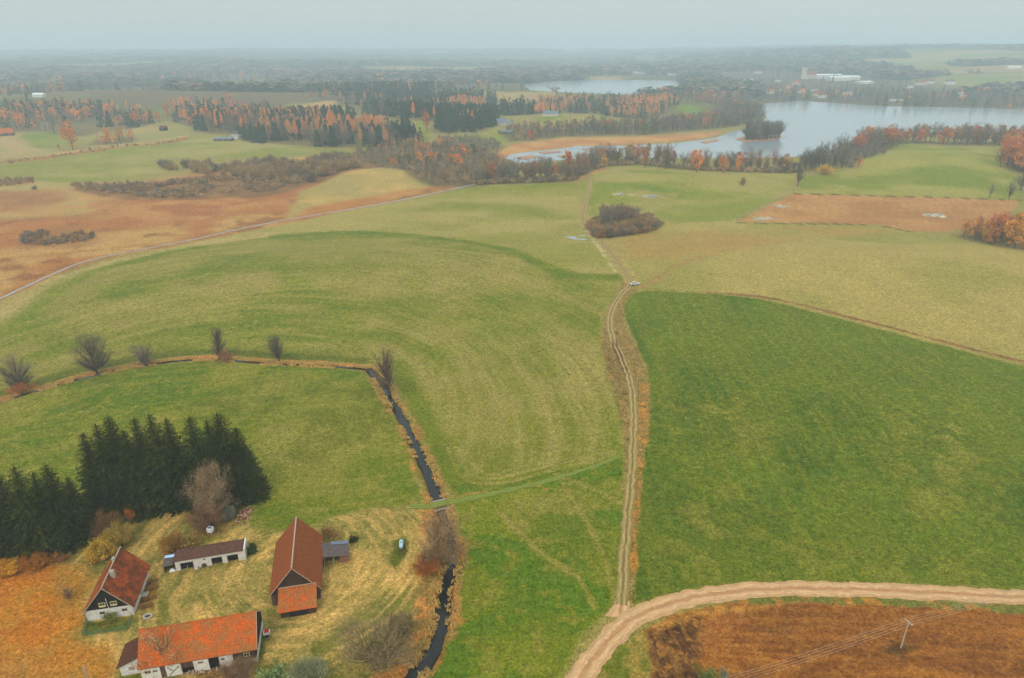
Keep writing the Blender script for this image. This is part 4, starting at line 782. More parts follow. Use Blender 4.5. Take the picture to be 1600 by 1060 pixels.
own(888,276,236,A_,'russet',.75,'broad brown orange tree in the lakeside belt at the left shoulder of the field')
own(945,264,240,A_,'yellow',.85,'bright yellow tree in the lakeside belt')
own(1040,264,222,B,'bare_brown',1.2,'large brown tree in the lakeside belt')
own(1088,270,234,A_,'orange',.8,'bright red orange tree in the lakeside belt')
own(1130,271,240,A_,'orange',.75,'second red orange tree in the lakeside belt, right of the brightest one')
own(1152,270,243,A_,'orange',.6,'narrow red orange tree in the lakeside belt, rightmost of the three red ones')
own(1008,262,226,B,'russet',.9,'wine red leafless tree in the lakeside belt')
own(1160,290,277,U_,'redbrown',.86,'small round dark bush standing alone in the green field below the lakeside belt')
own(1246,292,252,B,'bare_dark',.75,'dark leafless tree standing forward of the wood where the field lane starts')
own(1341,262,247,A_,'orange',1.1,'small round orange tree at the left corner of the far green field')
own(1290,272,254,U_,'yellow',1.4,'straw yellow willow bush in front of the dark wood')
own(1545,310,284,B,'bare_grey',.6,'thin grey tree at the top edge of the ploughed strip')
own(1576,312,282,B,'bare_dark',.85,'dark leafless tree at the top right corner of the ploughed strip')
own(1594,298,262,B,'bare_dark',1.2,'leafless tree cut by the right edge beyond the ploughed strip')
own(1585,388,332,A_,'gold',.95,'large golden oak at the right edge below the ploughed strip')
own(1552,378,334,A_,'russet',.75,'large russet oak left of the golden oak at the right edge')
own(55,297,290,U_,'scrub_dark',1.3,'single dark bush on the pale patch at the far left')
own(600,214,195,L_,'larch_g',1.2,'larch at the right end of the long golden grove')

# ---- individuals and the rest
GROUPS = {}
by = {}
for t in TREES: by.setdefault(t['kind'], []).append(t)
rest = []
LIMIT = {B: 290, A_: 290, L_: 290, S_: 270, U_: 270}
SHORT = {B: 'leafless tree', A_: 'autumn tree', L_: 'larch', S_: 'conifer', U_: 'bush'}
WORD = {'bare_grey': 'grey leafless tree', 'bare_brown': 'brown leafless tree', 'bare_dark': 'dark leafless tree', 'russet': 'russet tree', 'orange': 'orange tree', 'gold': 'golden tree', 'yellow': 'yellow tree', 'olive': 'olive brown tree', 'pine': 'dark green conifer', 'spruce': 'dark spruce', 'larch_o': 'orange larch', 'larch_g': 'pale golden larch', 'scrub': 'brown scrub bush', 'scrub_dark': 'dark scrub bush', 'redbrown': 'red brown bush'}
WHERE = {1: 'in the near lakeside belt', 2: 'at the foot of the lakeside belt', 3: 'in the wood left of the far field', 4: 'in the tree row behind the far field', 5: 'in the copse above the right edge field', 6: 'in the copse below the ploughed strip', 7: 'in the round thicket by the track', 8: 'in the round thicket by the track', 9: 'on the small lake island', 10: 'in the wood behind the reed bed', 11: 'in the wood below the distant lake', 12: 'on the headland between the lakes', 13: 'in the large middle wood', 14: 'in the pine block by the pale house', 15: 'rising behind the pine block', 16: 'in the long golden grove', 17: 'behind the long golden grove', 18: 'in the clump right of the golden grove', 19: 'in the wood behind the white house', 20: 'beside the white house', 21: 'in the wood behind the ruined tower', 22: 'in the marsh scrub below the meadow', 23: 'in the open marsh', 24: 'in the small left marsh patch', 25: 'at the left edge under the meadow', 26: 'in the thicket right of the golden knoll', 27: 'in the belt below the pale house', 28: 'below the small spruce clump', 29: 'in the hedge along the far left lane', 30: 'beside the far left lane', 31: 'beside the low dark roof', 32: 'on the far bank of the large lake', 33: 'in the village across the lake', 34: 'on the distant lake bank', 35: 'in the far left woods'}
for kind, L in by.items():
    L.sort(key=lambda t: -t['size']); n = 0
    for t in L:
        if t['size'] <= 0 or n >= LIMIT[kind]: rest.append(t); continue
        n += 1; dT, dK = proto_mesh(kind, t['i']); s = t['h']/10; sw = s*t['w']
        if kind == U_: sw *= 1.0 if t['c'] else .8
        e = empty(NAMES[kind], (t['x'], t['y'], t['z']-.1), t['a']); e.scale = (sw, sw, s)
        if t['c'] is None: tag(e, t['label'], SHORT[kind])
        else: tag(e, None, SHORT[kind]); GROUPS.setdefault((t['fl'], t['c']['seed'], kind), []).append((proj(t['x'], t['y'], t['z'])[0], t['h'], e))
        cr, tr = FL[t['fl']]
        for nm, d, cc in (('trunk', dT, tr), ('crown', dK, cr*t['v']*(1+t['t']))):
            o = bpy.data.objects.new(nm, d); col.objects.link(o); o.parent = e; o.color = (*[float(q) for q in cc], 1)
ORD = ['', 'second ', 'third ', 'fourth ', 'fifth ', 'sixth ', 'seventh ', 'eighth ', 'ninth ', 'tenth ']
for (fl, cs_, kind), L in GROUPS.items():
    L.sort(key=lambda q: q[0]); wd = WORD[fl]; wh = WHERE[cs_]; pl = wd+('es' if wd.endswith(('sh', 'ch')) else 's'); n = len(L)
    if kind == U_ and 'bush' not in wd: wd = wd+' bush'
    for i, (x, h, e) in enumerate(L):
        if n == 1: lab = 'only '+wd+' '+wh
        elif n <= 20:
            lab = ('leftmost ' if i == 0 else ORD[i]) + wd+('' if i == 0 else ' from the left')+' '+wh if i < (n+1)//2 else ('rightmost ' if i == n-1 else ORD[n-1-i])+wd+('' if i == n-1 else ' from the right')+' '+wh
        else:
            z = int(i*6/n); lab = wh+', '+['at its left end', 'well left of its middle', 'just left of its middle', 'just right of its middle', 'well right of its middle', 'at its right end'][z]
            e['group'] = pl+' '+lab; e['label'] = wd+' '+lab; continue
        e['label'] = lab; e['group'] = pl+' '+wh
def merged(name, items, label, cat):
    """far trees beyond the counted ones: one mesh"""
    Vs, Ts, Cs, n = [], [], [], 0; keyed = {}
    for t in items: keyed.setdefault((t['kind'], t['i'] % 4, t['fl']), []).append(t)
    for (kind, i, fl), L in keyed.items():
        T, K = proto(kind, 0, i); Va, Ta, Ca = T.arrays(); Vb, Tb, Cb = K.arrays(); cr, tr = FL[fl]
        V = np.vstack([Va, Vb]); Tt = np.vstack([Ta, Tb+len(Va)]); C0 = np.vstack([Ca*tr, Cb*cr])
        x = np.array([t['x'] for t in L]); y = np.array([t['y'] for t in L]); z = np.array([t['z'] for t in L])-.1; s = np.array([t['h'] for t in L])/10; sw = s*np.array([t['w'] for t in L]); a = np.array([t['a'] for t in L]); v = np.array([t['v'] for t in L])
        ca, sa = np.cos(a)[:, None], np.sin(a)[:, None]; X = x[:, None]+(V[None, :, 0]*ca-V[None, :, 1]*sa)*sw[:, None]; Y = y[:, None]+(V[None, :, 0]*sa+V[None, :, 1]*ca)*sw[:, None]; Z = z[:, None]+V[None, :, 2]*s[:, None]
        m = len(L); Vs.append(np.stack([X, Y, Z], -1).reshape(-1, 3)); Ts.append((Tt[None]+(np.arange(m)*len(V))[:, None, None]).reshape(-1, 3)+n); Cs.append((C0[None]*v[:, None, None]).reshape(-1, 3)); n += m*len(V)
    o = meshobj(name, np.vstack(Vs), np.vstack(Ts), M['foliage'], colors=np.vstack(Cs)); return tag(o, label, cat, kind='stuff')
if rest: merged('distant_woodland', rest, 'hazy woods and scrub of the middle and far distance', 'woodland')
print('rest', len(rest))
# the horizon country: wide woods in clumps
rg = np.random.default_rng(5); n = 60000; rd = 1700*np.exp(rg.uniform(0, 1, n)*math.log(9000/1700.)); aa = np.radians(rg.uniform(-44, 44, n)); X = np.sin(aa)*rd; Y = np.cos(aa)*rd
k = (woodmask(X, Y) > .455)
for LP in (LAKE_MAIN, LAKE_FAR): k &= sdpoly(X, Y, LP) > 25
for c in CL:
    if c['seed'] in (32, 33): k &= sdpoly(X, Y, c['poly']) > 0
for OP in OPEN: k &= sdpoly(X, Y, OP) > 10
k &= clear_of_houses(X, Y, 22, 170)
X, Y, rd = X[k], Y[k], rd[k]; Z = H(X, Y); far = []
for i in range(len(X)):
    sp_ = rg.random() < .4
    far.append(dict(x=X[i], y=Y[i], z=Z[i]-1, h=rg.uniform(12, 19)*(1+.00008*rd[i]), w=(2.2+rd[i]/1600.)*(1.3 if sp_ else .8), kind=S_ if sp_ else A_, fl='pine' if sp_ else ('bare_grey' if rg.random() < .97 else 'russet'), a=rg.uniform(0, 6.28), v=rg.uniform(.85, 1.15), i=int(rg.integers(0, 4))))
print('far', len(far))
merged('horizon_woodland', far, 'blue hazy woods along the horizon', 'woodland')

# ------------------------------------------------------------------ trees and bushes near the farm, each its own shape
def near_tree(name, px, py, ty, kind, fl, wfac, label, cat, seed, group=None, lod=2, share=None, **kw):
    p = gp(px, py); z = Hs(*p); h = top_height(p, z, ty); e = empty(name, (p[0], p[1], z-.05), seed*1.3); tag(e, label, cat, group); cr, tr = FL[fl] if isinstance(fl, str) else fl
    if share is not None:
        h0, dT, dK = share; s = h/h0; e.scale = (s*wfac, s*wfac, s)
    else:
        T, K = BUILD[kind](h, h*wfac, seed, lod, **kw); a = T.build('trunk', M['bark']); b = K.build('crown', M['foliage']); dT, dK = a.data, b.data; bpy.data.objects.remove(a); bpy.data.objects.remove(b)
    for nm, d, cc in (('trunk', dT, tr), ('crown', dK, cr)):
        o = bpy.data.objects.new(nm, d); col.objects.link(o); o.parent = e; o.color = (*[float(q) for q in cc], 1)
    return e, (h, dT, dK)
sps = []
for i in range(3):
    T, K = spruce(25, 11.5+i*.9, 300+i, 2); a = T.build('trunk', M['bark']); b = K.build('crown', M['foliage']); sps.append((25, a.data, b.data)); bpy.data.objects.remove(a); bpy.data.objects.remove(b)
SPR = [  # foot x, foot y, top y, width, words
 (164,800,672,.95,'left end of the tall spruce row, lower than its neighbours'), (186,797,657,.85,'second spruce from the left end of the tall row'), (206,793,646,.95,'sharp topped spruce left of the gap in the tall row'),
 (243,790,648,.8,'slim spruce just right of the gap in the tall row'), (266,788,642,.95,'spruce with a sharp top at the middle of the tall row'), (290,788,649,.85,'narrow spruce right of the middle of the tall row'),
 (324,785,646,1.0,'broad spruce with a flat top in the tall row'), (346,772,652,.95,'spruce half hidden behind the tallest one'), (365,780,641,1.1,'tallest spruce of the row behind the grey tree'), (387,772,664,1.1,'spruce next to the right end of the tall row'), (402,778,700,1.0,'lowest spruce at the right end of the tall row'),
 (110,850,722,1.0,'right spruce of the lower row at the left edge'), (86,846,735,.9,'short spruce between two taller ones in the lower row'), (66,862,724,1.05,'tallest spruce of the lower row near the left edge'), (38,862,738,1.0,'thin topped spruce of the lower row at the left'), (8,866,745,1.15,'spruce cut by the left edge of the picture'), (133,838,742,.95,'small spruce joining the two spruce rows'), (-18,872,740,1.1,'spruce standing just outside the left edge'), (225,800,668,.95,'lower spruce filling the gap in the tall row')]
for k, (x, y, t, wf, lab) in enumerate(SPR):
    if x < -10: continue
    near_tree('spruce_tree', x, y, t, S_, (C(52, 60, 18)*(1+.26*math.sin(k*2.1)), C(70, 58, 46)), wf, 'dark spruce: '+lab, 'spruce', k+1, group='dark spruces behind the farmstead', share=sps[k % 3])
gb, bb, ob = (C(134, 116, 100), C(112, 98, 86)), (C(140, 108, 76), C(100, 84, 68)), (C(176, 112, 58), C(110, 84, 60))
near_tree('bare_tree', 345, 806, 730, B, (C(164, 134, 98), C(120, 104, 84)), .92, 'round crowned leafless tree in front of the tall spruces', 'tree', 11, low=.22)
near_tree('willow_bush', 328, 822, 782, U_, (C(150, 112, 82), C(100, 80, 62)), 1.3, 'brown bush right behind the white box on legs', 'bush', 12)
near_tree('willow_bush', 358, 812, 790, U_, (C(138, 138, 122), C(100, 90, 74)), 1.2, 'grey green bush between the round tree and the rubble heap', 'bush', 13)
near_tree('bare_tree', 691, 882, 806, B, (C(162, 128, 88), C(116, 98, 76)), .86, 'spreading brown leafless tree on the stream bank below the culvert', 'tree', 14, stems=4, low=.12)
near_tree('willow_bush', 668, 892, 866, U_, (C(184, 112, 54), C(120, 84, 56)), 1.6, 'orange brown bush at the foot of the stream bank tree', 'bush', 15)
near_tree('bare_tree', 597, 1042, 958, B, (C(150, 128, 88), C(110, 96, 72)), .95, 'wide leafless willow at the bottom beside the stream bend', 'tree', 16, stems=6, low=.05)
near_tree('willow_bush', 628, 990, 958, U_, (C(146, 126, 80), C(110, 96, 72)), 1.3, 'thin olive bush between the wide willow and the stream', 'bush', 17)
near_tree('bare_tree', 608, 616, 537, B, (C(138, 108, 84), C(104, 88, 72)), .52, 'tall narrow brown tree where the ditch meets the stream', 'tree', 18, tw=.42, low=.08)
near_tree('bare_tree', 33, 612, 553, B, gb, .78, 'leafless twin crowned tree by the ditch near the left edge', 'tree', 19, tw=.5, stems=1, low=.15)
near_tree('bare_tree', 152, 584, 523, B, (C(112, 98, 84), C(88, 78, 66)), .92, 'largest leafless tree beside the ditch', 'tree', 20, tw=.5, stems=1, low=.12)
near_tree('bare_tree', 226, 570, 536, B, gb, .95, 'low pale bush tree beside the ditch right of the largest tree', 'tree', 21, tw=.42, stems=4, low=.05)
near_tree('bare_tree', 342, 562, 511, B, (C(120, 104, 88), C(94, 82, 70)), .5, 'narrow leafless tree beside the middle of the ditch', 'tree', 22, tw=.42, low=.15)
near_tree('bare_tree', 435, 566, 519, B, (C(122, 108, 92), C(98, 86, 72)), .58, 'slanting leafless tree beside the ditch near the brown tree', 'tree', 23, tw=.5, stems=1, low=.15)
near_tree('willow_bush', 352, 565, 546, U_, (C(156, 112, 76), C(100, 80, 62)), 1.5, 'brown bush under the narrow ditch tree', 'bush', 24, lod=1)
near_tree('willow_bush', 36, 615, 596, U_, (C(186, 118, 66), C(120, 84, 56)), 1.9, 'orange brown bush under the twin crowned ditch tree', 'bush', 25, lod=1)
ye = (C(206, 158, 48), C(110, 90, 60))
near_tree('autumn_bush', 160, 872, 838, U_, (C(196, 156, 56), C(110, 90, 60)), 1.25, 'yellow leafed bush behind the house with the black gable', 'bush', 26, leafy=.8)
near_tree('autumn_bush', 190, 850, 812, U_, (C(172, 142, 64), C(110, 90, 60)), 1.1, 'thin olive yellow bush right of the yellow bush at the spruces', 'bush', 27, leafy=.35)
near_tree('autumn_bush', 172, 838, 796, U_, (C(140, 104, 64), C(100, 80, 60)), 1.0, 'brown bush against the foot of the spruces', 'bush', 28)
near_tree('autumn_bush', 206, 818, 786, U_, (C(200, 116, 32), C(90, 66, 46)), .45, 'narrow orange leafed shrub under the spruces', 'bush', 29, leafy=.7)
near_tree('autumn_bush', 220, 776, 758, A_, (C(206, 126, 34), C(90, 66, 46)), .8, 'small orange tree glowing in front of the spruce gap', 'bush', 30, lod=1)
near_tree('autumn_bush', 236, 800, 768, U_, (C(116, 88, 62), C(90, 72, 54)), .9, 'dull brown bush below the spruce gap', 'bush', 31)
near_tree('autumn_bush', 12, 895, 874, U_, (C(206, 152, 40), C(110, 90, 60)), 2.0, 'low yellow bush at the left edge of the orange lawn', 'bush', 32, leafy=.8)
near_tree('autumn_bush', 54, 886, 864, U_, (C(188, 120, 44), C(110, 84, 56)), 1.8, 'orange brown bush under the left spruces', 'bush', 33, leafy=.5)
near_tree('autumn_bush', 92, 876, 860, U_, (C(150, 104, 50), C(110, 84, 56)), 1.6, 'brown shrub under the right spruce of the lower row', 'bush', 34, leafy=.3, lod=1)
near_tree('autumn_bush', 272, 862, 832, U_, (C(168, 124, 56), C(110, 84, 56)), 1.35, 'ochre twiggy bush behind the white garage', 'bush', 35, leafy=.25)
near_tree('autumn_bush', 298, 852, 832, U_, (C(164, 134, 62), C(110, 84, 56)), 1.5, 'straw coloured bush behind the middle of the white garage', 'bush', 36, leafy=.25, lod=1)
near_tree('autumn_bush', 108, 936, 912, B, (C(150, 118, 84), C(110, 90, 70)), .9, 'thin leafless sapling on the orange lawn', 'sapling', 37, lod=1)
near_tree('autumn_bush', 257, 1048, 985, B, (C(176, 140, 96), C(140, 116, 88)), .95, 'bare pale tree in front of the long red roofed barn', 'tree', 38, low=.2, lod=1)
near_tree('autumn_bush', 396, 862, 848, U_, (C(56, 78, 36), C(70, 60, 46)), 1.4, 'dark green shrub at the right end of the white garage', 'bush', 39, leafy=.9, lod=1)
near_tree('autumn_bush', 552, 846, 838, U_, (C(46, 50, 28), C(60, 50, 36)), 2.2, 'low dark bush right of the lean-to shed', 'bush', 40, leafy=.6, lod=1)
near_tree('autumn_bush', 172, 968, 952, U_, (C(128, 128, 62), C(90, 80, 56)), 1.3, 'green climber at the front wall inside the netted garden', 'bush', 41, leafy=.7, lod=1)
near_tree('autumn_bush', 517, 840, 824, U_, (C(168, 130, 72), C(110, 84, 56)), 1.8, 'straw brown bush behind the lean-to shed', 'bush', 42, leafy=.2, lod=1)
near_tree('autumn_bush', 1104, 1068, 1042, U_, (C(110, 122, 60), C(90, 86, 56)), 1.3, 'olive green bush in the ploughed field at the bottom', 'bush', 43, leafy=.7, lod=1)
near_tree('autumn_bush', 1128, 1066, 1046, U_, (C(140, 142, 112), C(100, 96, 76)), .9, 'grey twiggy bush in the ploughed field at the bottom', 'bush', 44, lod=1)
near_tree('autumn_bush', 480, 1064, 1040, U_, (C(148, 148, 108), C(110, 100, 76)), 2.4, 'pale grey green bush at the bottom below the yard', 'bush', 45, leafy=.3)
near_tree('autumn_bush', 372, 1062, 1036, U_, (C(150, 118, 86), C(110, 90, 66)), 2.0, 'brown twiggy bush in front of the long barn', 'bush', 46)
near_tree('autumn_bush', 432, 1068, 1046, U_, (C(112, 128, 74), C(90, 86, 56)), 2.0, 'green leafed bush at the bottom right of the long barn', 'bush', 47, leafy=.7, lod=1)

# ---- reeds and dead grass tufts on the banks and verge
def tufts(name, P, h, w, cols, seed, label, cat):
    rg = np.random.default_rng(seed); n = len(P); z = H(P[:, 0], P[:, 1]); G_ = Geo()
    for k in range(3):
        D = np.column_stack([rg.normal(size=n)*.35, rg.normal(size=n)*.35, np.ones(n)]); Q = np.column_stack([P+rg.normal(size=P.shape)*w*.6, z-.1]); b = rg.normal(size=(n, 3)); b[:, 2] = 0; b /= np.linalg.norm(b, axis=1)[:, None]
        L = h*rg.uniform(.5, 1.3, (n, 1)); V = np.stack([Q-b*w*.5, Q+b*w*.5, Q+D*L], 1).reshape(-1, 3); c = cols[rg.integers(0, len(cols), n)]*rg.uniform(.75, 1.2, (n, 1)); G_.add(V, np.arange(3*n).reshape(-1, 3), np.repeat(c, 3, axis=0))
    return tag(G_.build(name, M['foliage']), label, cat, kind='stuff')
def along(P, n, lo, hi, seed):
    rg = np.random.default_rng(seed); P = resample(np.asarray(P), .5); T = np.gradient(P, axis=0); T /= np.linalg.norm(T, axis=1)[:, None]; Nn = np.stack([-T[:, 1], T[:, 0]], 1); k = rg.integers(0, len(P), n); o = rg.uniform(lo, hi, n)
    Q = P[k]+Nn[k]*o[:, None]; return Q[(fbm(Q[:, 0], Q[:, 1], 1.6, 3, seed) > .42) & (fbm(Q[:, 0], Q[:, 1], 9, 2, seed+4) > .46)]
RD = np.array([C(196, 134, 66), C(200, 154, 84), C(166, 126, 64), C(142, 128, 66)])
S2 = STREAM
Q = np.vstack([along(S2, 5200, .95, 3.2, 1), along(S2, 5200, -3.4, -.95, 2)]); Q = Q[np.hypot(Q[:, 0]-culv[0], Q[:, 1]-culv[1]) > 3.2]
tufts('stream_reeds', Q, .6, .3, (RD*.6+C(190,166,98)*.4)*1.3, 3, 'orange dead reeds lining both banks of the stream', 'reeds')
Q = np.vstack([along(DITCH, 5000, .7, 2.2, 4), along(DITCH, 5000, -2.4, -.7, 5)]); tufts('ditch_reeds', Q, .55, .4, (RD*.6+C(190,166,98)*.4)*1.3, 6, 'orange dead grass along the field ditch', 'reeds')
VP = gps([(975,440),(950,480),(940,515),(940,545),(952,590),(968,635),(976,700),(973,800),(965,940),(988,948),(990,880),(996,800),(1006,720),(1014,640),(1010,590),(997,548),(975,505),(972,485),(985,460),(1000,452)])
rg = np.random.default_rng(8); X = rg.uniform(VP[:, 0].min(), VP[:, 0].max(), 60000); Y = rg.uniform(VP[:, 1].min(), VP[:, 1].max(), 60000); k = (sdpoly(X, Y, VP) < 0) & (np.abs(dline(X, Y, TRACK)) > 1.9) & (fbm(X, Y, 3, 3, 9) > .44); Q = np.column_stack([X[k], Y[k]])[:8000]
tufts('verge_grass', Q, .4, .3, 1.5*np.array([C(160, 140, 88), C(132, 116, 68), C(176, 140, 84), C(112, 104, 58)]), 10, 'dead grass and weeds on the verge of the farm track', 'grass')
EL = smooth_line(gps([(1100,458),(1180,463),(1250,476),(1330,497),(1400,514),(1500,541),(1600,566),(1680,588)]), 5)
tufts('field_edge_weeds', along(EL, 5000, -1.0, 1.0, 11), .4, .45, 1.5*np.array([C(170, 118, 74), C(140, 100, 64), C(150, 128, 80)]), 12, 'brown weeds along the field boundary on the right', 'weeds')

# ------------------------------------------------------------------ buildings
class MB:
    def __init__(s): s.V = []; s.F = []
    def poly(s, *P):
        i = len(s.V); s.V += [tuple(map(float, p)) for p in P]; s.F.append(tuple(range(i, i+len(P)))); return s
    def obox(s, o, u, v, n, U, Vv, Nn):
        o, u, v, n = map(lambda q: np.array(q, float), (o, u, v, n)); c = [o+u*a+v*b+n*d for d in Nn for b in Vv for a in U]; i = len(s.V); s.V += [tuple(q) for q in c]
        s.F += [tuple(i+k for k in f) for f in ((0, 2, 3, 1), (4, 5, 7, 6), (0, 1, 5, 4), (2, 6, 7, 3), (0, 4, 6, 2), (1, 3, 7, 5))]; return s
    def box(s, x0, x1, y0, y1, z0, z1): return s.obox((0, 0, 0), (1, 0, 0), (0, 1, 0), (0, 0, 1), (x0, x1), (y0, y1), (z0, z1))
    def slab(s, a, b, c, d, th):
        t = np.array([a, b, c, d], float); u = t-np.array([0, 0, th]); s.poly(*t); s.poly(*u[::-1])
        for k in range(4): s.poly(t[k], u[k], u[(k+1) % 4], t[(k+1) % 4])
        return s
    def prism(s, P, d):
        P = np.array(P, float); Q = P+np.array(d, float); s.poly(*P[::-1]); s.poly(*Q)
        for k in range(len(P)): s.poly(P[k], P[(k+1) % len(P)], Q[(k+1) % len(P)], Q[k])
        return s
    def rod(s, a, b, r, n=8, r2=None):
        a, b = np.array(a, float), np.array(b, float); d = (b-a)/np.linalg.norm(b-a); up = np.array([0, 0, 1.]) if abs(d[2]) < .9 else np.array([1., 0, 0]); A = np.cross(d, up); A /= np.linalg.norm(A); B = np.cross(d, A); i = len(s.V); r2 = r if r2 is None else r2
        for p, q in ((a, r), (b, r2)):
            for k in range(n): t = 2*math.pi*k/n; s.V.append(tuple(p+(A*math.cos(t)+B*math.sin(t))*q))
        for k in range(n): s.F.append((i+k, i+(k+1) % n, i+n+(k+1) % n, i+n+k))
        s.F.append(tuple(i+k for k in range(n))[::-1]); s.F.append(tuple(i+n+k for k in range(n))); return s
    def blob(s, c, r, rg, n=6, m=5, j=.2):
        i = len(s.V); c = np.array(c, float); r = np.array(r if np.ndim(r) else (r, r, r), float)
        for a in range(m+1):
            for b in range(n):
                p = math.pi*a/m; t = 2*math.pi*b/n; q = np.array([math.sin(p)*math.cos(t), math.sin(p)*math.sin(t), math.cos(p)])*(1+rg.uniform(-j, j)); s.V.append(tuple(c+q*r))
        for a in range(m):
            for b in range(n): s.F.append((i+a*n+b, i+a*n+(b+1) % n, i+(a+1)*n+(b+1) % n, i+(a+1)*n+b))
        return s
    def build(s, name, mat, parent=None, bevel=0):
        import bmesh
        me = bpy.data.meshes.new(name); me.from_pydata(s.V, [], s.F); bm = bmesh.new(); bm.from_mesh(me); bmesh.ops.recalc_face_normals(bm, faces=bm.faces)
        uvl = bm.loops.layers.uv.new('UVMap')
        for f in bm.faces:
            n = f.normal; t = Vector((0, 0, 1)).cross(n); t = Vector((1, 0, 0)) if t.length < .05 else t.normalized(); b = n.cross(t)
            for l in f.loops: l[uvl].uv = (l.vert.co.dot(t), l.vert.co.dot(b))
        bm.to_mesh(me); bm.free(); me.materials.append(mat); o = bpy.data.objects.new(name, me); col.objects.link(o)
        if parent: o.parent = parent
        return o
def window(parent, o, u, v, n, w, h, fm, pm, fw=.09, bars=1, name='window', proud=.03):
    """frame ring with mullions, pane as its child; o = centre on the wall face"""
    o, u, v, n = (np.array(q, float) for q in (o, u, v, n)); f = MB()
    for a, b, c, d in ((-w/2, w/2, -h/2, -h/2+fw), (-w/2, w/2, h/2-fw, h/2), (-w/2, -w/2+fw, -h/2+fw, h/2-fw), (w/2-fw, w/2, -h/2+fw, h/2-fw)): f.obox(o, u, v, n, (a, b), (c, d), (-.02, proud+.03))
    for k in range(bars): x = -w/2+w*(k+1)/(bars+1); f.obox(o, u, v, n, (x-fw*.3, x+fw*.3), (-h/2+fw, h/2-fw), (-.02, proud+.02))
    fr = f.build(name, fm, parent); MB().obox(o, u, v, n, (-w/2+fw, w/2-fw), (-h/2+fw, h/2-fw), (-.015, proud-.01)).build('pane', pm, fr); return fr
def gable_roof(mb, L, W, zw, zr, oe=.5, og=.4, th=.16, y0=0.0):
    s = (zr-zw)/(W/2); ze = zw-oe*s; x0, x1 = -og, L+og; ym = y0+W/2
    mb.slab((x0, y0-oe, ze+th), (x1, y0-oe, ze+th), (x1, ym, zr+th), (x0, ym, zr+th), th)
    mb.slab((x1, y0+W+oe, ze+th), (x0, y0+W+oe, ze+th), (x0, ym, zr+th-.003), (x1, ym, zr+th-.003), th); return mb
def at(px, py): p = gp(px, py); return (p[0], p[1], Hs(*p))

# --- house with black gable (x runs back from the front gable, y to the left)
def house_a():
    t = empty('farmhouse', (-83.75, 108.0, 0), R(102), label='small white farmhouse with red roof and black boarded gable', cat='house'); W, L, hw, zr = 8.9, 12.0, 2.7, 8.2
    w_ = MB().box(0, L, -W/2, W/2, -.3, hw).build('wall', M['plaster'], t)
    MB().prism([(-.06, -W/2-.05, hw), (-.06, W/2+.05, hw), (-.06, 0, zr)], (.14, 0, 0)).build('gable', M['board_black'], t)
    MB().prism([(L-.06, -W/2, hw), (L-.06, W/2, hw), (L-.06, 0, zr)], (.1, 0, 0)).build('gable', M['board_black'], t)
    r = MB(); 
    s = (zr-hw)/(W/2); r.slab((-.45, -W/2-.5, hw-.5*s+.18), (L+.4, -W/2-.5, hw-.5*s+.18), (L+.4, 0, zr+.18), (-.45, 0, zr+.18), .18); r.slab((L+.4, W/2+.5, hw-.5*s+.18), (-.45, W/2+.5, hw-.5*s+.18), (-.45, 0, zr+.177), (L+.4, 0, zr+.177), .18)
    rf = r.build('roof', M['tile_house'], t)
    MB().rod((-.47, 0, zr+.17), (L+.42, 0, zr+.17), .13).build('ridge', M['ridge'], rf)
    v = MB(); v.slab((-.5, -W/2-.52, hw-.5*s+.21), (-.43, -W/2-.52, hw-.5*s+.21), (-.43, 0, zr+.22), (-.5, 0, zr+.22), .26); v.slab((-.5, W/2+.52, hw-.5*s+.21), (-.43, W/2+.52, hw-.5*s+.21), (-.43, 0, zr+.223), (-.5, 0, zr+.223), .26); v.build('bargeboard', M['ridge'], rf)
    rg = np.random.default_rng(3)
    MB().box(3.6, 4.5, -1.15, -.4, zr-1.5, zr+.55).blob((4.05, -.75, zr+.6), (.5, .42, .2), rg).build('chimney', M['concrete'], rf)
    MB().box(8.0, 8.6, -.1, .5, zr-1.2, zr+.6).blob((8.3, .2, zr+.62), (.36, .36, .14), rg).build('chimney', M['concrete'], rf)
    U, Vv, Nn = (0, -1, 0), (0, 0, 1), (-1, 0, 0)
    for y in (1.35, -2.9): window(t, (0, y, 1.65), U, Vv, Nn, 1.05, .75, M['wood'], M['glass'])
    for y in (.9, -1.25):
        f = window(t, (-.06, y, 3.85), U, Vv, Nn, 1.25, .95, M['cream'], M['glass'], .12)
        MB().obox((-.06, y, 3.42), U, Vv, Nn, (-.62, .62), (-.12, .16), (0, .2)).build('sill', M['cream'], f)
    MB().rod((-.3, -.22, 2.6), (-.3, -.12, 5.5), .05).build('aerial_pole', M['white'], t)
    d = MB().box(5.2, 6.2, -W/2-.06, -W/2, 0, 2.0).build('door', M['wood'], t); MB().box(5.95, 6.05, -W/2-.12, -W/2-.06, .95, 1.0).build('handle', M['rust'], d)
    MB().box(4.9, 6.5, -W/2-1.3, -W/2-.02, -.1, .18).build('doorstep', M['concrete'], t)
    window(t, (8.8, -W/2, 1.5), (1, 0, 0), (0, 0, 1), (0, -1, 0), 1.0, .9, M['white'], M['glass']); window(t, (2.4, -W/2, 1.5), (1, 0, 0), (0, 0, 1), (0, -1, 0), 1.0, .9, M['white'], M['glass'])
    MB().rod((1.5, -W/2-.12, 2.3), (1.5, -W/2-.12, 0), .05).rod((1.5, -W/2-.5, hw-.45), (1.5, -W/2-.12, 2.3), .05).build('downpipe', M['white'], t)
house_a()

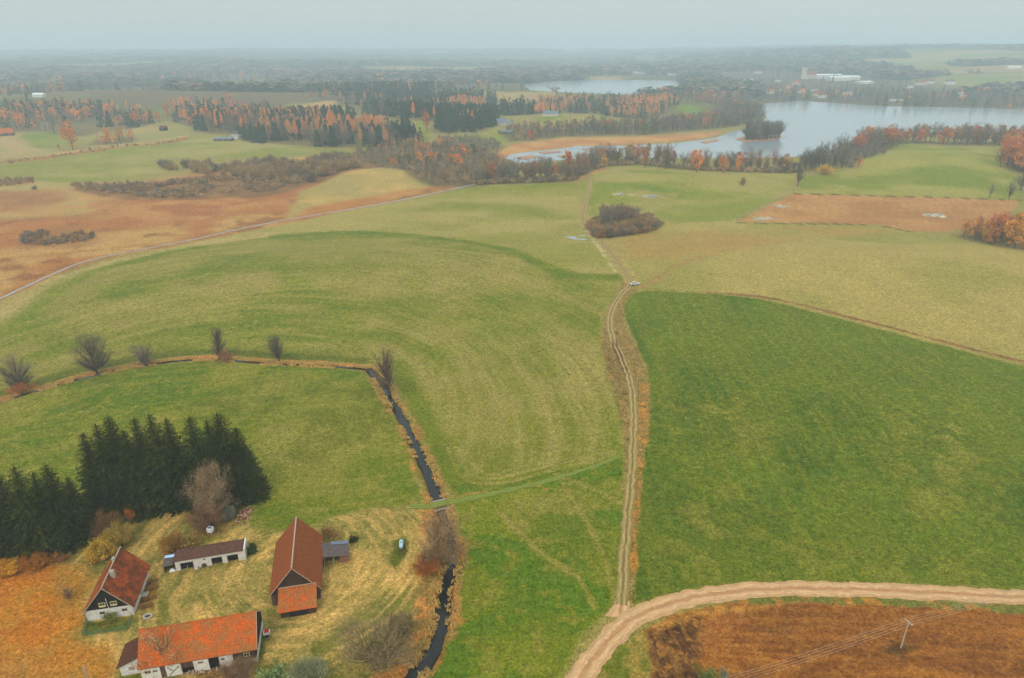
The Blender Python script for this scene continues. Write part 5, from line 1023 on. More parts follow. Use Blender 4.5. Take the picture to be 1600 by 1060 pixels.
# --- long barn with the orange roof (x along the front, y back)
def barn_b():
    t = empty('long_barn', (-69.35, 92.55, 0), R(12.7), label='long white barn with weathered orange tiled roof at the bottom', cat='barn'); L, W, hw, zr = 20.4, 9.4, 3.45, 8.0
    MB().box(0, L, .32, W, -.3, hw).build('wall', M['dark'], t)
    for a, b in ((0, 3.25), (4.2, 6.9), (9.1, 11.8), (13.7, 16.2)): MB().box(a, b, 0, .31, -.3, hw-.02).build('plaster_panel', M['plaster2'], t)
    MB().box(16.2, L, 0, .31, -.3, .95).build('plinth', M['plaster2'], t); MB().box(L-.02, L+.1, -.002, W+.01, -.3, 1.4).build('plinth', M['plaster2'], t); MB().box(-.06, -.003, .01, W, -.3, hw).build('plaster_panel', M['plaster2'], t)
    MB().box(16.2, L-.03, .05, .3, .95, hw-.03).build('boarding', M['board_h'], t)
    MB().box(3.25, 4.2, .1, .31, -.3, hw-.03).build('boarding', M['board'], t)
    MB().prism([(L+.02, 0, 1.4), (L+.02, W, 1.4), (L+.02, W, hw), (L+.02, W/2, zr), (L+.02, 0, hw)], (.07, 0, 0)).build('gable', M['board_black'], t)
    MB().prism([(-.07, 0, hw), (-.07, W, hw), (-.07, W/2, zr)], (.06, 0, 0)).build('gable', M['board'], t)
    r = MB(); s = (zr-hw)/(W/2); N_ = 14; rg = np.random.default_rng(4)
    for yy, sg in ((-.3, 1), (W+.3, -1)):      # the old roof sags: a strip mesh rather than one flat slab
        G2 = np.zeros((N_+1, 7, 3))
        for i in range(N_+1):
            for j in range(7):
                x = -.4+(L+.8)*i/N_; f = j/6; y = yy+(W/2-yy)*f; z = (hw-.3*s)+(zr-(hw-.3*s))*f+.18-.16*math.sin(math.pi*i/N_)*(.4+.6*f)-.07*math.sin(x*.9+f*4)*math.sin(math.pi*f)
                G2[i, j] = (x, y, z+(0 if sg > 0 else -.003))
        for i in range(N_):
            for j in range(6): r.poly(G2[i, j], G2[i+1, j], G2[i+1, j+1], G2[i, j+1]) if sg > 0 else r.poly(G2[i, j], G2[i, j+1], G2[i+1, j+1], G2[i+1, j])
        for i in range(N_): r.poly(G2[i, 0], G2[i+1, 0], G2[i+1, 0]-[0, 0, .16], G2[i, 0]-[0, 0, .16])
        for k in (0, N_):
            for j in range(6): r.poly(G2[k, j], G2[k, j+1], G2[k, j+1]-[0, 0, .16], G2[k, j]-[0, 0, .16])
    rf = r.build('roof', M['tile_orange'], t); bm_rods = MB()
    for i in range(N_): a, b = i/N_, (i+1)/N_; bm_rods.rod((-.42+(L+.84)*a, W/2, zr+.17-.16*math.sin(math.pi*a)), (-.42+(L+.84)*b, W/2, zr+.17-.16*math.sin(math.pi*b)), .12, 6)
    bm_rods.build('ridge', M['tile_orange'], rf)
    MB().slab((L+.38, -.32, hw-.3*s+.2), (L+.46, -.32, hw-.3*s+.2), (L+.46, W/2, zr+.22), (L+.38, W/2, zr+.22), .22).slab((L+.38, W+.32, hw-.3*s+.2), (L+.46, W+.32, hw-.3*s+.2), (L+.46, W/2, zr+.223), (L+.38, W/2, zr+.223), .22).build('bargeboard', M['ridge'], rf)
    U, Vv, Nn = (1, 0, 0), (0, 0, 1), (0, -1, 0)
    window(t, (1.1, 0, 2.0), U, Vv, Nn, .95, .6, M['brick'], M['dark']); window(t, (2.4, 0, 2.0), U, Vv, Nn, .85, .5, M['wood'], M['board'])
    window(t, (10.4, 0, 2.2), U, Vv, Nn, .95, .5, M['wood'], M['board']); window(t, (14.35, 0, 2.1), U, Vv, Nn, .65, .6, M['wood'], M['dark']); window(t, (18.7, .05, 2.15), U, Vv, Nn, 1.15, .95, M['cream'], M['glass'], .12)
    g = MB().box(4.5, 6.7, -.08, -.01, .1, 2.5).build('gate', M['plaster2'], t); b = MB()
    for a, c in (((4.55, .2), (6.65, 2.4)), ((4.55, 2.4), (5.6, 1.3))): b.rod((a[0], -.12, a[1]), (c[0], -.12, c[1]), .07, 4)
    b.build('brace', M['board'], g)
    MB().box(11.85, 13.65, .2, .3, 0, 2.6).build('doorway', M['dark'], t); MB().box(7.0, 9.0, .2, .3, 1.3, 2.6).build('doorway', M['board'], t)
    rg = np.random.default_rng(6); q = MB()
    for k in range(26): q.blob((rg.uniform(6.9, 13.6), rg.uniform(-.7, .1), rg.uniform(0, .3)), rg.uniform(.14, .34), rg, 5, 4, .35)
    q.build('rubble', M['rock'], t)
    # side annexe with its own sloping roof
    MB().prism([(-4.3, 2.1, -.3), (-.08, 2.1, -.3), (-.08, 2.1, 4.3), (-4.3, 2.1, 2.35)], (0, 5.3, 0)).build('annexe_wall', M['plaster'], t)
    MB().slab((-4.75, 1.75, 2.35), (-4.75, 7.8, 2.35), (-.09, 7.8, 4.5), (-.09, 1.75, 4.5), .14).build('annexe_roof', M['tile_dark'], t)
    window(t, (-2.3, 2.1, 1.5), U, Vv, Nn, .95, .7, M['brick'], M['wood'])
barn_b()

# --- tall brown barn
def barn_c():
    t = empty('brown_barn', (-46.15, 112.4, 0), R(103), label='tall brown boarded barn with steep rust red roof and orange porch roof', cat='barn'); L, W, hw, zr = 16.6, 9.9, 3.4, 9.4
    MB().box(0, L, -W/2, W/2, -.3, hw).build('wall', M['board'], t)
    MB().prism([(-.02, -W/2, hw-.02), (-.02, W/2, hw-.02), (-.02, 0, zr)], (.12, 0, 0)).build('gable', M['board_h'], t); MB().prism([(L-.1, -W/2, hw-.02), (L-.1, W/2, hw-.02), (L-.1, 0, zr)], (.12, 0, 0)).build('gable', M['board_h'], t)
    b = MB()
    for y in (-2.0, 1.9): b.box(-.09, -.02, y-.07, y+.07, .1, zr-abs(y)*1.2-.2)
    b.box(-.1, -.02, -W/2, W/2, hw-.1, hw+.08); b.build('timber', M['board_black'], t)
    rf = gable_roof(MB(), L, W, hw, zr, .45, .45, .18, -W/2).build('roof', M['tile_red'], t)
    MB().rod((-.47, 0, zr+.2), (L+.47, 0, zr+.2), .16).build('ridge', M['ridge'], rf); s = (zr-hw)/(W/2)
    MB().slab((-.52, -W/2-.47, hw-.45*s+.2), (-.44, -W/2-.47, hw-.45*s+.2), (-.44, 0, zr+.23), (-.52, 0, zr+.23), .24).slab((-.52, W/2+.47, hw-.45*s+.2), (-.44, W/2+.47, hw-.45*s+.2), (-.44, 0, zr+.233), (-.52, 0, zr+.233), .24).build('bargeboard', M['ridge'], rf)
    # porch in front
    MB().prism([(-4.0, -4.1, -.3), (-.1, -4.1, -.3), (-.1, -4.1, 4.3), (-4.0, -4.1, 1.9)], (0, 7.1, 0)).build('porch_wall', M['board_h'], t)
    pr_ = MB().slab((-4.5, -4.45, 1.95), (-4.5, 3.35, 1.95), (-.11, 3.35, 4.6), (-.11, -4.45, 4.6), .14).build('porch_roof', M['tile_orange'], t); MB().box(-.3, -.1, -4.45, 3.35, 4.58, 4.68).build('flashing', M['ridge'], pr_)
    MB().box(-4.06, -4.0, -2.6, 1.2, 0, 1.75).build('porch_door', M['board_black'], t)
    # lean-to on the right near the back
    y0, y1 = -W/2-.05, -W/2-6.2
    MB().slab((9.8, y0, 2.75), (9.6, y1, 2.35), (13.4, y1-.1, 3.35), (13.7, y0, 3.6), .1).build('shed_roof', M['felt'], t)
    MB().slab((12.9, y0-2.2, 3.52), (12.6, y1, 3.32), (13.5, y1-.1, 3.47), (13.8, y0-2.2, 3.66), .04).build('roof_sheet', M['metalroof'], t)
    MB().box(10.2, 10.4, y1+.2, y1+2.2, -.2, 2.2).box(10.4, 13.3, y1+.2, y1+.4, -.2, 2.3).box(13.1, 13.3, y1+.4, y0, -.2, 3.1).build('shed_wall', M['brick'], t)
    MB().rod((10.1, y0-.6, 0), (10.1, y0-.6, 2.6), .09).build('shed_post', M['wood'], t); MB().rod((10.1, y0-2.6, 0), (10.1, y0-2.6, 2.5), .09).build('shed_post', M['wood'], t)
barn_c()

# --- low white garage
def garage_d():
    t = empty('garage_row', (-76.3, 121.75, 0), R(15), label='low white garage with three dark door openings', cat='garage'); L, D, hf, hb = 14.9, 4.1, 2.75, 2.45
    w_ = MB(); xs = [0, 1.05, 3.7, 7.6, 9.9, 11.0, 13.35, L]
    for a, b in ((0, 1.05), (3.7, 7.6), (9.9, 11.0), (13.35, L)): w_.box(a, b, 0, .25, -.3, hf)
    for a, b in ((1.05, 3.7), (7.6, 9.9), (11.0, 13.35)): w_.box(a, b, .003, .25, 1.95, hf-.003)
    w_.box(.003, L-.003, D-.2, D, -.3, hb).box(.002, .25, .25, D-.2, -.3, hb).box(L-.18, L+.12, -.12, D+.1, -.3, hf+.28); w_.build('wall', M['plaster'], t)
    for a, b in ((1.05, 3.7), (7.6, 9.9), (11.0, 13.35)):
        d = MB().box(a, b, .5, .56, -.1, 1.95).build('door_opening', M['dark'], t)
    MB().box(1.0, 1.1, -.03, .2, 0, 2.0).box(3.65, 3.75, -.03, .2, 0, 2.0).build('door_frame', M['rust'], t)
    rf = MB().slab((-.35, -.3, hf+.2), (L-.2, -.3, hf+.2), (L-.2, D+.3, hb+.16), (-.35, D+.3, hb+.16), .13).build('roof', M['tile_brown'], t)
    rg = np.random.default_rng(8); q = MB()
    for k in range(60): x = rg.uniform(-.3, L-.4); q.blob((x, D+rg.uniform(-.5, .3), hb+.2), (.16, .14, .09), rg, 5, 3, .3)
    q.build('loose_tiles', M['tile_brown'], rf)
    MB().rod((6.15, .02, 2.05), (6.15, -.03, 2.05), .2, 14).build('round_window', M['dark'], t)
    # small lean-to at the left end
    MB().slab((-2.6, -.2, 1.95), (-.36, -.2, 2.1), (-.36, 3.2, 2.5), (-2.6, 3.2, 2.35), .1).build('side_roof', M['felt'], t); MB().box(-2.5, -2.35, .2, 3.0, -.2, 1.9).box(-2.35, -.02, 2.8, 3.0, -.2, 2.2).build('side_wall', M['board'], t)
    c = math.cos(R(15)); s_ = math.sin(R(15))
    def wp(x, y, z=0): return (-76.3+x*c-y*s_, 121.75+x*s_+y*c, z)
    e = empty('tarpaulin', wp(-1.45, 2.5, 2.42), R(15), label='pale blue tarpaulin lying on the lean-to roof of the garage', cat='tarpaulin'); rg = np.random.default_rng(2); m_ = MB()
    G2 = [[(-1.0+2.0*i/8, -.5+1.0*j/4, .05+.07*rg.random()+.05*i/8) for j in range(5)] for i in range(9)]
    for i in range(8):
        for j in range(4): m_.poly(G2[i][j], G2[i+1][j], G2[i+1][j+1], G2[i][j+1])
    m_.build('sheet', M['tarp'], e)
    e = empty('old_wheel', wp(5.9, -.22), R(15), label='old rusty wheel leaning on the garage wall under its round window', cat='wheel'); o = MB()
    for k in range(14): a, b = 2*math.pi*k/14, 2*math.pi*(k+1)/14; o.rod((.42*math.cos(a), .05+.08*math.sin(a), .45+.42*math.sin(a)), (.42*math.cos(b), .05+.08*math.sin(b), .45+.42*math.sin(b)), .1, 6)
    o.build('tyre', M['tyre'], e); MB().rod((0, .02, .45), (0, .1, .45), .28, 12).build('rim', M['rust'], e)
    e = empty('white_crate', wp(4.25, -.35), R(28), label='small white crate standing beside the left garage opening', cat='crate'); MB().box(-.35, .35, -.25, .25, 0, .08).box(-.35, .35, -.25, -.2, .08, .6).box(-.35, .35, .2, .25, .08, .6).box(-.35, -.3, -.2, .2, .08, .6).box(.3, .35, -.2, .2, .08, .6).build('box', M['white'], e); MB().box(-.28, .28, -.18, .18, .085, .35).build('contents', M['dark'], e)
    e = empty('wooden_post', wp(2.45, -.15), 0, label='short orange wooden post in front of the left garage opening', cat='post'); MB().rod((0, 0, -.2), (.03, 0, 1.15), .07, 7, .055).rod((.03, 0, 1.15), (.03, 0, 1.2), .055, 7, .02).build('post', M['cream'], e)
    e = empty('white_sack', wp(-.9, .3), 0, label='white sacks heaped at the left end of the garage', cat='sacks'); q = MB()
    for p, r_ in (((0, 0, .3), (.5, .4, .35)), ((.5, -.15, .25), (.35, .3, .28)), ((-.1, -.4, .2), (.38, .28, .22))): q.blob(p, r_, rg, 8, 6, .12)
    q.build('sack', M['white'], e)
garage_d()

# --- garden fence of green netting in front of the farmhouse
def fence():
    P = [gp(136.5, 971.5), gp(129, 993.5), gp(165, 990), gp(200, 984.5), gp(207.5, 965)]; e = empty('netting_fence', (P[0][0], P[0][1], 0), 0, label='low green netting fence round the plot before the farmhouse', cat='fence'); o = np.array(P[0])
    for k in range(len(P)-1):
        a, b = P[k]-o, P[k+1]-o; n = max(2, int(np.hypot(*(b-a))/2)); m_ = MB(); d = (b-a)/np.hypot(*(b-a)); nn = np.array([-d[1], d[0]])
        for j in range(n):
            p, q = a+(b-a)*j/n, a+(b-a)*(j+1)/n
            for r_ in range(7): z = .1+r_*.16; m_.rod((*p, z), (*q, z), .022, 4)
            for r_ in range(9): s = p+(q-p)*r_/9; m_.rod((*s, .05), (*s, 1.1), .018, 4)
        m_.build('netting', M['hedge'], e)
        for j in range(n+(k == len(P)-2)): s = a+(b-a)*j/n; MB().rod((*s, -.2), (*s, 1.25), .05, 6).build('post', M['hedge'], e)
fence()
# --- vegetable beds right of the house
for k, (x, y, x2, y2, lab) in enumerate([(231,912,248,905,'dark garden bed nearest the back of the farmhouse'), (226,925,247,917,'dark garden bed second from the back of the farmhouse'), (224,938,243,932,'brown garden bed third from the back of the farmhouse'), (220,950,238,946,'brown garden bed nearest the stone ring')]):
    a, b = gp(x, y), gp(x2, y2); e = empty('garden_bed', (a[0], a[1], 0), math.atan2(b[1]-a[1], b[0]-a[0]), label=lab, cat='garden bed', group='garden beds beside the farmhouse'); L = np.hypot(*(b-a)); rg = np.random.default_rng(20+k); m_ = MB(); n = 12
    for i in range(n): m_.blob((L*(i+.5)/n, rg.normal()*.06, .02), (L/n*.8, .5, .2), rg, 7, 5, .22)
    m_.build('soil', M['soil'], e); G_ = Geo(); P = np.column_stack([rg.uniform(0, L, 260), rg.uniform(-.5, .5, 260), np.full(260, .12)]); D = np.column_stack([rg.normal(size=260)*.4, rg.normal(size=260)*.4, np.ones(260)]); twigs(G_, P, D, .5, .1, rg, rg.uniform(.6, 1.3, 260)); o = G_.build('dead_plants', M['foliage'], e); o.color = (*C(172, 130, 66), 1)
p = at(231, 964); e = empty('stone_ring', p, 0, label='round grey stone ring in the grass below the garden beds', cat='stone ring'); rg = np.random.default_rng(9); q = MB()
for k in range(11): a = 2*math.pi*k/11; q.blob((.8*math.cos(a), .65*math.sin(a), .15), (.28, .26, .22), rg, 6, 5, .2)
q.build('stones', M['concrete'], e); MB().blob((0, 0, .05), (.7, .55, .16), rg, 9, 5, .1).build('soil', M['soil'], e)
# --- rubble heap, tank trailer, box on legs, red cart, poles
p = at(383, 806); e = empty('rubble_heap', p, 0, label='heap of broken bricks and stones beside the grey tree', cat='rubble heap'); rg = np.random.default_rng(10); q = MB(); q2 = MB()
for k in range(70): a = rg.uniform(0, 6.28); r_ = 2.2*rg.random()**.6; (q if k % 3 else q2).blob((r_*math.cos(a)*.8, r_*math.sin(a)*1.7, .55*(1-r_/2.4)), rg.uniform(.14, .38), rg, 5, 4, .35)
q.build('stones', M['rock'], e); q2.build('bricks', M['tile_red'], e)
def tank():
    p = at(627, 863); e = empty('water_bowser', p, R(97), label='pale blue water tank trailer in the uncut green patch of the yard', cat='tank trailer'); t = MB(); n = 14
    prof = [(-1.35, .05), (-1.28, .32), (-1.1, .47), (-.6, .52), (.6, .52), (1.1, .47), (1.28, .32), (1.35, .05)]
    for (x0, r0), (x1, r1) in zip(prof[:-1], prof[1:]): t.rod((x0+1.7, 0, 1.0), (x1+1.7, 0, 1.0), r0, n, r1)
    t.build('tank', M['blue'], e); MB().rod((1.7, 0, 1.48), (1.7, 0, 1.62), .18).build('hatch', M['metalroof'], e)
    MB().box(.4, 3.0, -.45, .45, .42, .52).rod((.45, 0, .45), (-.8, 0, .4), .06).build('chassis', M['rust'], e); MB().rod((-.7, 0, .4), (-.7, 0, 0), .05).rod((-.7, 0, .05), (-.7, 0, 0), .14).build('jockey_leg', M['rust'], e)
    for y in (-.62, .62): w = MB().rod((1.7, y-.1, .36), (1.7, y+.1, .36), .36, 16).build('wheel', M['tyre'], e); MB().rod((1.7, y-.12, .36), (1.7, y+.12, .36), .18, 10).build('rim', M['metalroof'], w)
tank()
p = at(330, 835); e = empty('water_container', p, R(-12), label='white plastic container on thin wooden legs in the yard', cat='container'); MB().box(-.62, .62, -.55, .55, .85, 2.0).build('container', M['white'], e); MB().rod((0, 0, 2.0), (0, 0, 2.1), .2, 12).box(-.45, .45, -.4, .4, 2.002, 2.03).build('lid', M['metalroof'], e)
for x, y in ((-.52, -.45), (.52, -.45), (-.52, .45), (.52, .45)): MB().rod((x, y, -.15), (x*.95, y*.95, .85), .06, 6).build('leg', M['wood'], e)
c, s_ = math.cos(R(12.7)), math.sin(R(12.7)); bx, by = 21.45, 6.2
e = empty('handcart', (-69.35+bx*c-by*s_, 92.55+bx*s_+by*c, 0), R(12.7), label='small red and white cart against the dark end wall of the long barn', cat='cart'); MB().box(-.45, .75, -.5, .5, .55, 1.15).build('body', M['white'], e); MB().box(-.25, .62, -.42, .42, 1.15, 1.24).build('cover', M['red'], e); MB().rod((-.45, 0, .6), (-1.1, 0, .9), .04).build('handle', M['rust'], e)
for y in (-.56, .56): MB().rod((.2, y-.05, .32), (.2, y+.05, .32), .32, 14).build('wheel', M['tyre'], e)
def pole(x, y, z, h, rz, label, group=None, arm=True):
    e = empty('power_pole', (x, y, z), rz, label=label, cat='utility pole', group=group); MB().rod((0, 0, -.3), (0, 0, h), .17, 10, .12).build('pole', M['wood'], e)
    if arm:
        MB().box(-.9, .9, -.06, .06, h-.35, -.22+h).build('crossarm', M['wood'], e)
        for a in (-.8, -.3, .3, .8): MB().rod((a, 0, h-.22), (a, 0, h+.02), .06, 6).build('insulator', M['white'], e)
    else: MB().rod((0, 0, h), (0, 0, h+.25), .16, 8, .1).rod((0, 0, h-.5), (.4, 0, h-.45), .04).build('cap', M['concrete'], e)
bp = gp(1407.5, 1012.5); zp = 7.0
q1 = pz(1200, 1040, zp-.1); q2 = np.array([bp[0], bp[1]]); d = (q2-q1)/np.hypot(*(q2-q1)); perp = math.atan2(d[1], d[0])+math.pi/2
pts = [bp-d*62, bp, bp+d*52]
for k, q in enumerate(pts):
    if k == 1: pole(q[0], q[1], Hs(*q), zp, perp, 'thin pale power pole standing in the ploughed field')
    else: pole(q[0], q[1], Hs(*q), zp, perp, ['power pole outside the picture, beyond the ploughed field', '', 'power pole outside the picture, past the dirt road'][k])
nn = np.array([math.cos(perp), math.sin(perp)])
for k, a in enumerate((-.8, -.3, .3, .8)):
    G_ = Geo()
    for i in range(2):
        A0, B0 = pts[i]+nn*a, pts[i+1]+nn*a; t = np.linspace(0, 1, 15)[:, None]; xy = A0*(1-t)+B0*t; za = Hs(*pts[i])+zp; zb = Hs(*pts[i+1])+zp; z = za*(1-t)+zb*t-1.1*4*t*(1-t); tube(G_, np.hstack([xy, z]), np.full(15, .02), 1.0, 4)
    V, T, cc = G_.arrays(); o0 = V.mean(0); o = meshobj('power_cable', V-o0, T, M['wire']); o.location = [float(q) for q in o0]; tag(o, ['outermost of the four cables on the side away from the road', 'second cable from the side away from the road', 'third cable, inner one on the road side', 'outermost of the four cables on the road side'][k], 'power cable', 'cables strung over the ploughed field')
p = at(143, 1078); pole(p[0], p[1], p[2], 5.9, R(20), 'grey pole cut by the bottom edge left of the long barn', arm=False)
# --- culvert carrying the grass track over the stream
def culvert():
    k = int(np.argmin(np.hypot(STREAM[:, 0]-culv[0], STREAM[:, 1]-culv[1]))); d = STREAM[min(k+2, len(STREAM)-1)]-STREAM[k-2]; a = math.atan2(d[1], d[0]); e = empty('culvert', (culv[0], culv[1], Hs(*culv)), a, label='small concrete culvert carrying the grass track over the stream', cat='culvert')
    for x in (-1.9, 1.9): MB().box(x-.12, x+.12, -2.0, -.72, -1.0, .12).box(x-.12, x+.12, .72, 2.0, -1.0, .12).box(x-.118, x+.118, -.72, .72, -.12, .118).build('headwall', M['concrete'], e)
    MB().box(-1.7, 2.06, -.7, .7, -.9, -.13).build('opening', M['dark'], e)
culvert()
# --- small pickup where the tracks meet
def pickup():
    p = at(992, 445.5); e = empty('pickup_truck', p, R(14), label='small pale pickup truck with dark windows where the farm tracks meet', cat='truck')
    prof = [(-2.25, .45), (2.25, .45), (2.3, .8), (2.2, 1.05), (.1, 1.05), (.0, 1.62), (-1.15, 1.65), (-1.6, 1.1), (-2.25, 1.0)]
    MB().prism([(x, -.82, z) for x, z in prof], (0, 1.64, 0)).build('body', M['carpaint'], e)
    MB().box(.35, 2.1, -.68, .68, 1.052, 1.07).build('load_bed', M['concrete'], e)
    MB().obox((-1.42, 0, 1.33), (0, 1, 0), (-.38, 0, -.44), (-.7, 0, .6), (-.7, .7), (-.42, .42), (.02, .06)).build('windscreen', M['glass'], e)
    for y, sgn in ((-.83, -1), (.83, 1)):
        for a, b in ((-1.2, -.68), (-.6, -.08)): MB().obox((0, y, 0), (1, 0, 0), (0, 0, 1), (0, sgn, 0), (a, b), (1.1, 1.52), (0, .02)).build('side_window', M['glass'], e)
        for x in (-1.4, 1.4): w = MB().rod((x, y-.12, .34), (x, y+.1, .34), .34, 14).build('wheel', M['tyre'], e); MB().rod((x, y-.13, .34), (x, y+.11, .34), .18, 10).build('rim', M['metalroof'], w)
    for y in (-.6, .6): MB().box(-2.29, -2.24, y-.15, y+.15, .7, .85).build('headlight', M['white'], e)
pickup()
# --- houses farther off
def far_house(px, py, w, d, h, rh, rot, wm, rm, label, name='house', cat='house', win=3, hip=0.0, group=None, chim=True):
    p = at(px, py); e = empty(name, p, R(rot), label=label, cat=cat, group=group); MB().box(-w/2, w/2, -d/2, d/2, -1.5, h).build('wall', wm, e)
    if rh > 0:
        hx = w/2*hip; r = MB(); a = .4
        r.poly((-w/2-a, -d/2-a, h), (w/2+a, -d/2-a, h), (w/2+a-hx, 0, h+rh), (-w/2-a+hx, 0, h+rh)); r.poly((w/2+a, d/2+a, h), (-w/2-a, d/2+a, h), (-w/2-a+hx, 0, h+rh), (w/2+a-hx, 0, h+rh))
        r.poly((-w/2-a, d/2+a, h), (-w/2-a, -d/2-a, h), (-w/2-a+hx, 0, h+rh)); r.poly((w/2+a, -d/2-a, h), (w/2+a, d/2+a, h), (w/2+a-hx, 0, h+rh)); r.poly((-w/2-a, -d/2-a, h), (-w/2-a, d/2+a, h), (w/2+a, d/2+a, h), (w/2+a, -d/2-a, h))
        rf = r.build('roof', rm, e)
        if chim: MB().box(w*.15, w*.15+.8, -.4, .4, h+rh*.4, h+rh+.9).build('chimney', M['brick'], rf)
    for k in range(win):
        x = -w/2+w*(k+.5)/win; window(e, (x, -d/2, h*.55), (1, 0, 0), (0, 0, 1), (0, -1, 0), min(1.6, w/win*.55), h*.36, M['white'], M['glass'], .12)
    return e
W_, BG, TR, TO, FE, MR = M['plaster'], M['beige'], M['tile_red'], M['tile_orange'], M['felt'], M['metalroof']
far_house(370, 216, 13, 10, 5.2, 2.6, 12, W_, FE, 'white two storey house with a grey hipped roof beside the pines', hip=.5, win=4)
far_house(350, 220, 22, 9, 2.6, 1.8, 8, M['board'], MR, 'low outbuilding with a slate grey roof left of the white house', name='outbuilding', cat='outbuilding', win=3, chim=False)
far_house(783, 196, 21, 12, 4.4, 5.2, -4, BG, MR, 'large pale house with a blue grey roof on the slope right of the pines', win=5, hip=.35)
far_house(797, 199, 9, 8, 4.2, 3.4, -4, BG, MR, 'pale side wing at the right of the large pale house', name='house_wing', cat='house', win=2, chim=False)
far_house(791, 208, 17, 8, 1.8, 2.4, 2, M['board'], MR, 'dark roofed barn standing in front of the large pale house', name='outbuilding', cat='outbuilding', win=2, chim=False)
far_house(860, 181, 24, 11, 3.2, 4.0, -8, BG, MR, 'wide house with a blue grey roof behind the round dark trees', win=4, hip=.3)
far_house(10, 212, 18, 11, 3.4, 6.0, 25, M['board'], TO, 'barn with an orange red roof at the left edge', name='barn', cat='barn', win=2, chim=False)
far_house(256, 204, 8, 7, 3.4, 2.6, 0, M['board_black'], M['tile_dark'], 'small dark wooden hut in the pale field', name='hut', cat='hut', win=1, chim=False)
def tower():
    p = at(73, 203); e = empty('ruined_tower', p, R(15), label='pale ruined stone tower at the edge of the left wood', cat='tower'); w = MB(); w.box(-4.6, 4.6, -4, 4, -1, 9.5); 
    for x, hh in ((-4.0, 2.6), (-1.6, .9), (.9, 2.0), (3.7, 1.4)): w.box(x-.6, x+.6, -3.998, -2.8, 9.502, 9.5+hh)
    w.box(-4.599, -3.4, -2.8, 3.9, 9.502, 11.3); w.build('wall', M['stone'], e); MB().box(-.8, .8, -4.05, -4.0, 3, 6).build('opening', M['dark'], e); MB().box(-1.2, 1.2, -4.05, -4.0, -.5, 1.8).build('doorway', M['dark'], e)
tower()
FARH = [(83,127,26,12,5,5,W_,FE,'small white building far off on the left among hazy woods'), (106,124,16,10,4,5,BG,TO,'orange roofed house far off right of the small white building'), (198,121,22,12,6,6,W_,TR,'white house with red roof far off in the hazy woods at the left'), (405,133,34,12,4,5,BG,TR,'long red roofed building in the haze left of centre'), (443,137,26,9,4,0,W_,FE,'low white flat building right of the long red roofed one'), (643,117,88,20,6,3,W_,M['white'],'very long white shed in the haze at the middle'), (694,120,36,16,7,6,BG,TR,'red roofed farm building right of the very long white shed'), (725,113,34,14,6,6,BG,TR,'faint red roofed building behind the red roofed farm building'), (740,125,34,12,5,3,W_,FE,'white building at the right of the far farms'), (62,152,22,10,5,3,W_,M['white'],'low white shed behind the left wood'),
 (995,115,36,16,7,6,W_,FE,'leftmost white house on the far bank of the distant lake'), (1005,116,28,14,6,5,W_,FE,'second white house on the far bank of the distant lake'), (1050,118,34,14,6,6,W_,FE,'white house at the right end above the distant lake'), (915,104,60,16,5,0,W_,FE,'long faint white shed beyond the distant lake'),
 (1204,147,15,11,6,5,W_,TO,'house with white front and orange roof at the left of the village shore'), (1220,143,13,10,6,5,BG,TR,'red roofed house second from the left at the village shore'), (1252,146,15,11,6,5,W_,TO,'white house with orange roof in the middle of the village shore'), (1276,150,14,10,6,6,BG,TR,'red roofed house beside the brightest white house of the shore'), (1284,153,15,10,6,5,W_,TR,'bright white house with red roof near the water'), (1324,149,17,11,7,5,W_,FE,'white house right of the village centre'), (1273,143,13,10,6,5,W_,FE,'white house above the red roofed pair'), (1243,134,18,12,7,6,BG,TO,'ochre house in the upper village'), (1215,128,16,11,6,5,W_,FE,'small white house high in the village at the left'), (1232,139,13,10,6,5,BG,TO,'orange roofed house between the shore and the upper village'),
 (1118,150,13,10,5,5,BG,TR,'red roofed house on the headland shore'), (1130,151,12,9,5,4,W_,TR,'small white house next to the headland shore house'), (1150,152,14,10,6,5,W_,TO,'white house right of the headland houses'), (1170,126,26,12,7,6,W_,FE,'white house above the headland'), (1110,117,30,14,7,6,W_,FE,'pale house far above the headland'), (1185,115,26,12,7,6,W_,TR,'white and red house at the upper left of the village'),
 (1438,133,26,14,7,7,BG,TR,'farm building with reddish roof on the right slope'), (1452,131,22,12,7,6,W_,TR,'white farmhouse on the right slope'), (1484,132,24,12,8,5,W_,FE,'bright white house at the right of the slope farms'), (1500,151,8,8,10,6,W_,TR,'narrow white house with a point roof among the trees by the water'), (1584,108,44,14,6,3,W_,M['white'],'long white shed on the far right slope'), (1420,138,20,12,7,5,W_,FE,'pale house left of the slope farms'), (1400,158,26,9,4,3,W_,FE,'boathouse with a pale roof on the far shore')]
for k, (x, y, w, d, h, rh, wm, rm, lab) in enumerate(FARH): far_house(x, y, w, d, h, rh, (k*37) % 40-20, wm, rm, lab, win=3 if w > 18 else 2, chim=False)
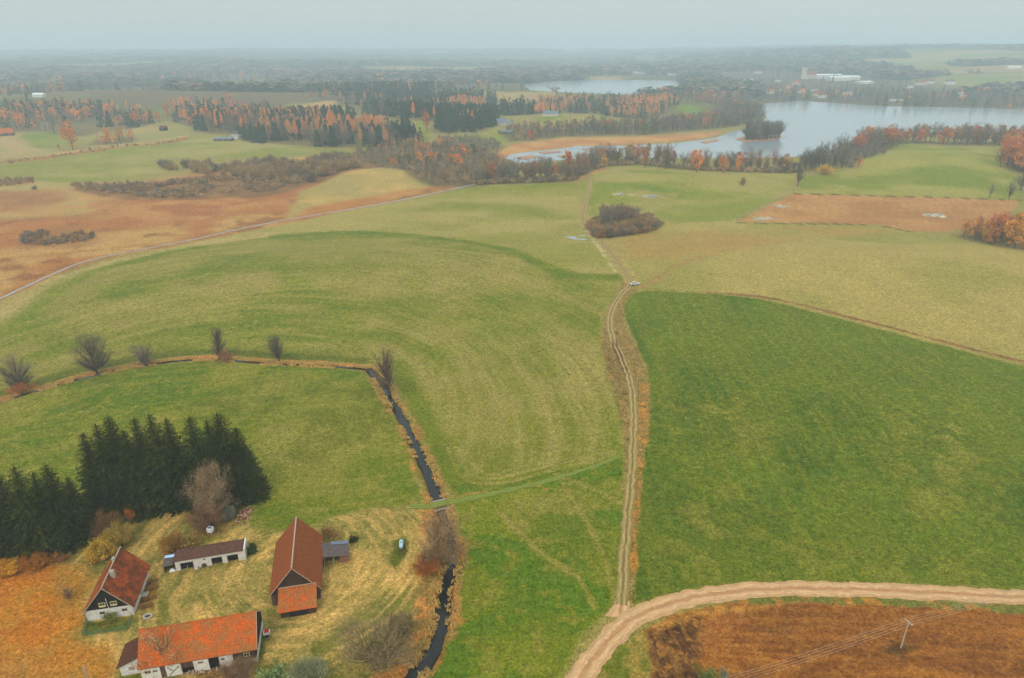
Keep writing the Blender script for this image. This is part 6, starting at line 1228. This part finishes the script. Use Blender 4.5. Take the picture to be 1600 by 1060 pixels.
# white halls of the village
for k, (x, y, w, h, lab) in enumerate([(1293,123,80,11,'large white factory hall at the left of the village halls'), (1310,126,64,9,'long white hall in the middle of the village halls'), (1328,125,48,10,'white hall at the right end of the village halls'), (1288,112,50,8,'faint white hall behind the village halls'), (1350,131,40,5,'low white roof right of the village halls')]):
    far_house(x, y, w, 34, h, 3, -4+k*2, W_, M['white'], lab, name='factory_hall', cat='hall', win=5, chim=False)
p = at(1255, 124); e = empty('church', p, R(10), label='church with a pale square tower rising above the village', cat='church'); MB().box(-5.5, 5.5, -5.5, 5.5, -2, 36).build('tower', BG, e); r = MB(); z0 = 36.0
for a, b in (((-6, -6), (6, -6)), ((6, -6), (6, 6)), ((6, 6), (-6, 6)), ((-6, 6), (-6, -6))): r.poly((*a, z0), (*b, z0), (0, 0, z0+9))
r.build('tower_roof', TR, e); MB().box(5.5, 44, -8, 8, -2, 15).build('nave', BG, e); gr = MB().slab((5.5, -9, 14.5), (44, -9, 14.5), (44, 0, 25), (5.5, 0, 25), .4).slab((44, 9, 14.5), (5.5, 9, 14.5), (5.5, 0, 24.99), (44, 0, 24.99), .4).build('roof', TR, e)
for z in (22, 29): MB().box(-1.2, 1.2, -5.6, -5.5, z, z+4).build('window', M['dark'], e)

# ------------------------------------------------------------------ haze
def haze():
    z0, z1 = -62.0, 170.0; X = 24000.0
    V = [(-X,-X,z0),(X,-X,z0),(X,X,z0),(-X,X,z0),(-X,-X,z1),(X,-X,z1),(X,X,z1),(-X,X,z1)]
    Fc = [(0,3,2,1),(4,5,6,7),(0,1,5,4),(1,2,6,5),(2,3,7,6),(3,0,4,7)]
    m = bpy.data.materials.new('haze_air'); m.use_nodes = True; nt = m.node_tree; nt.nodes.clear()
    o = N(nt, 'ShaderNodeOutputMaterial'); v = N(nt, 'ShaderNodeVolumePrincipled')
    v.inputs['Density'].default_value = HAZE_DENSITY; v.inputs['Color'].default_value = HAZE_COL; v.inputs['Anisotropy'].default_value = .2
    nt.links.new(v.outputs[0], o.inputs['Volume'])
    ob = meshobj('haze', V, Fc, m); tag(ob, kind='stuff', label='pale blue haze over the countryside', cat='haze')
haze()
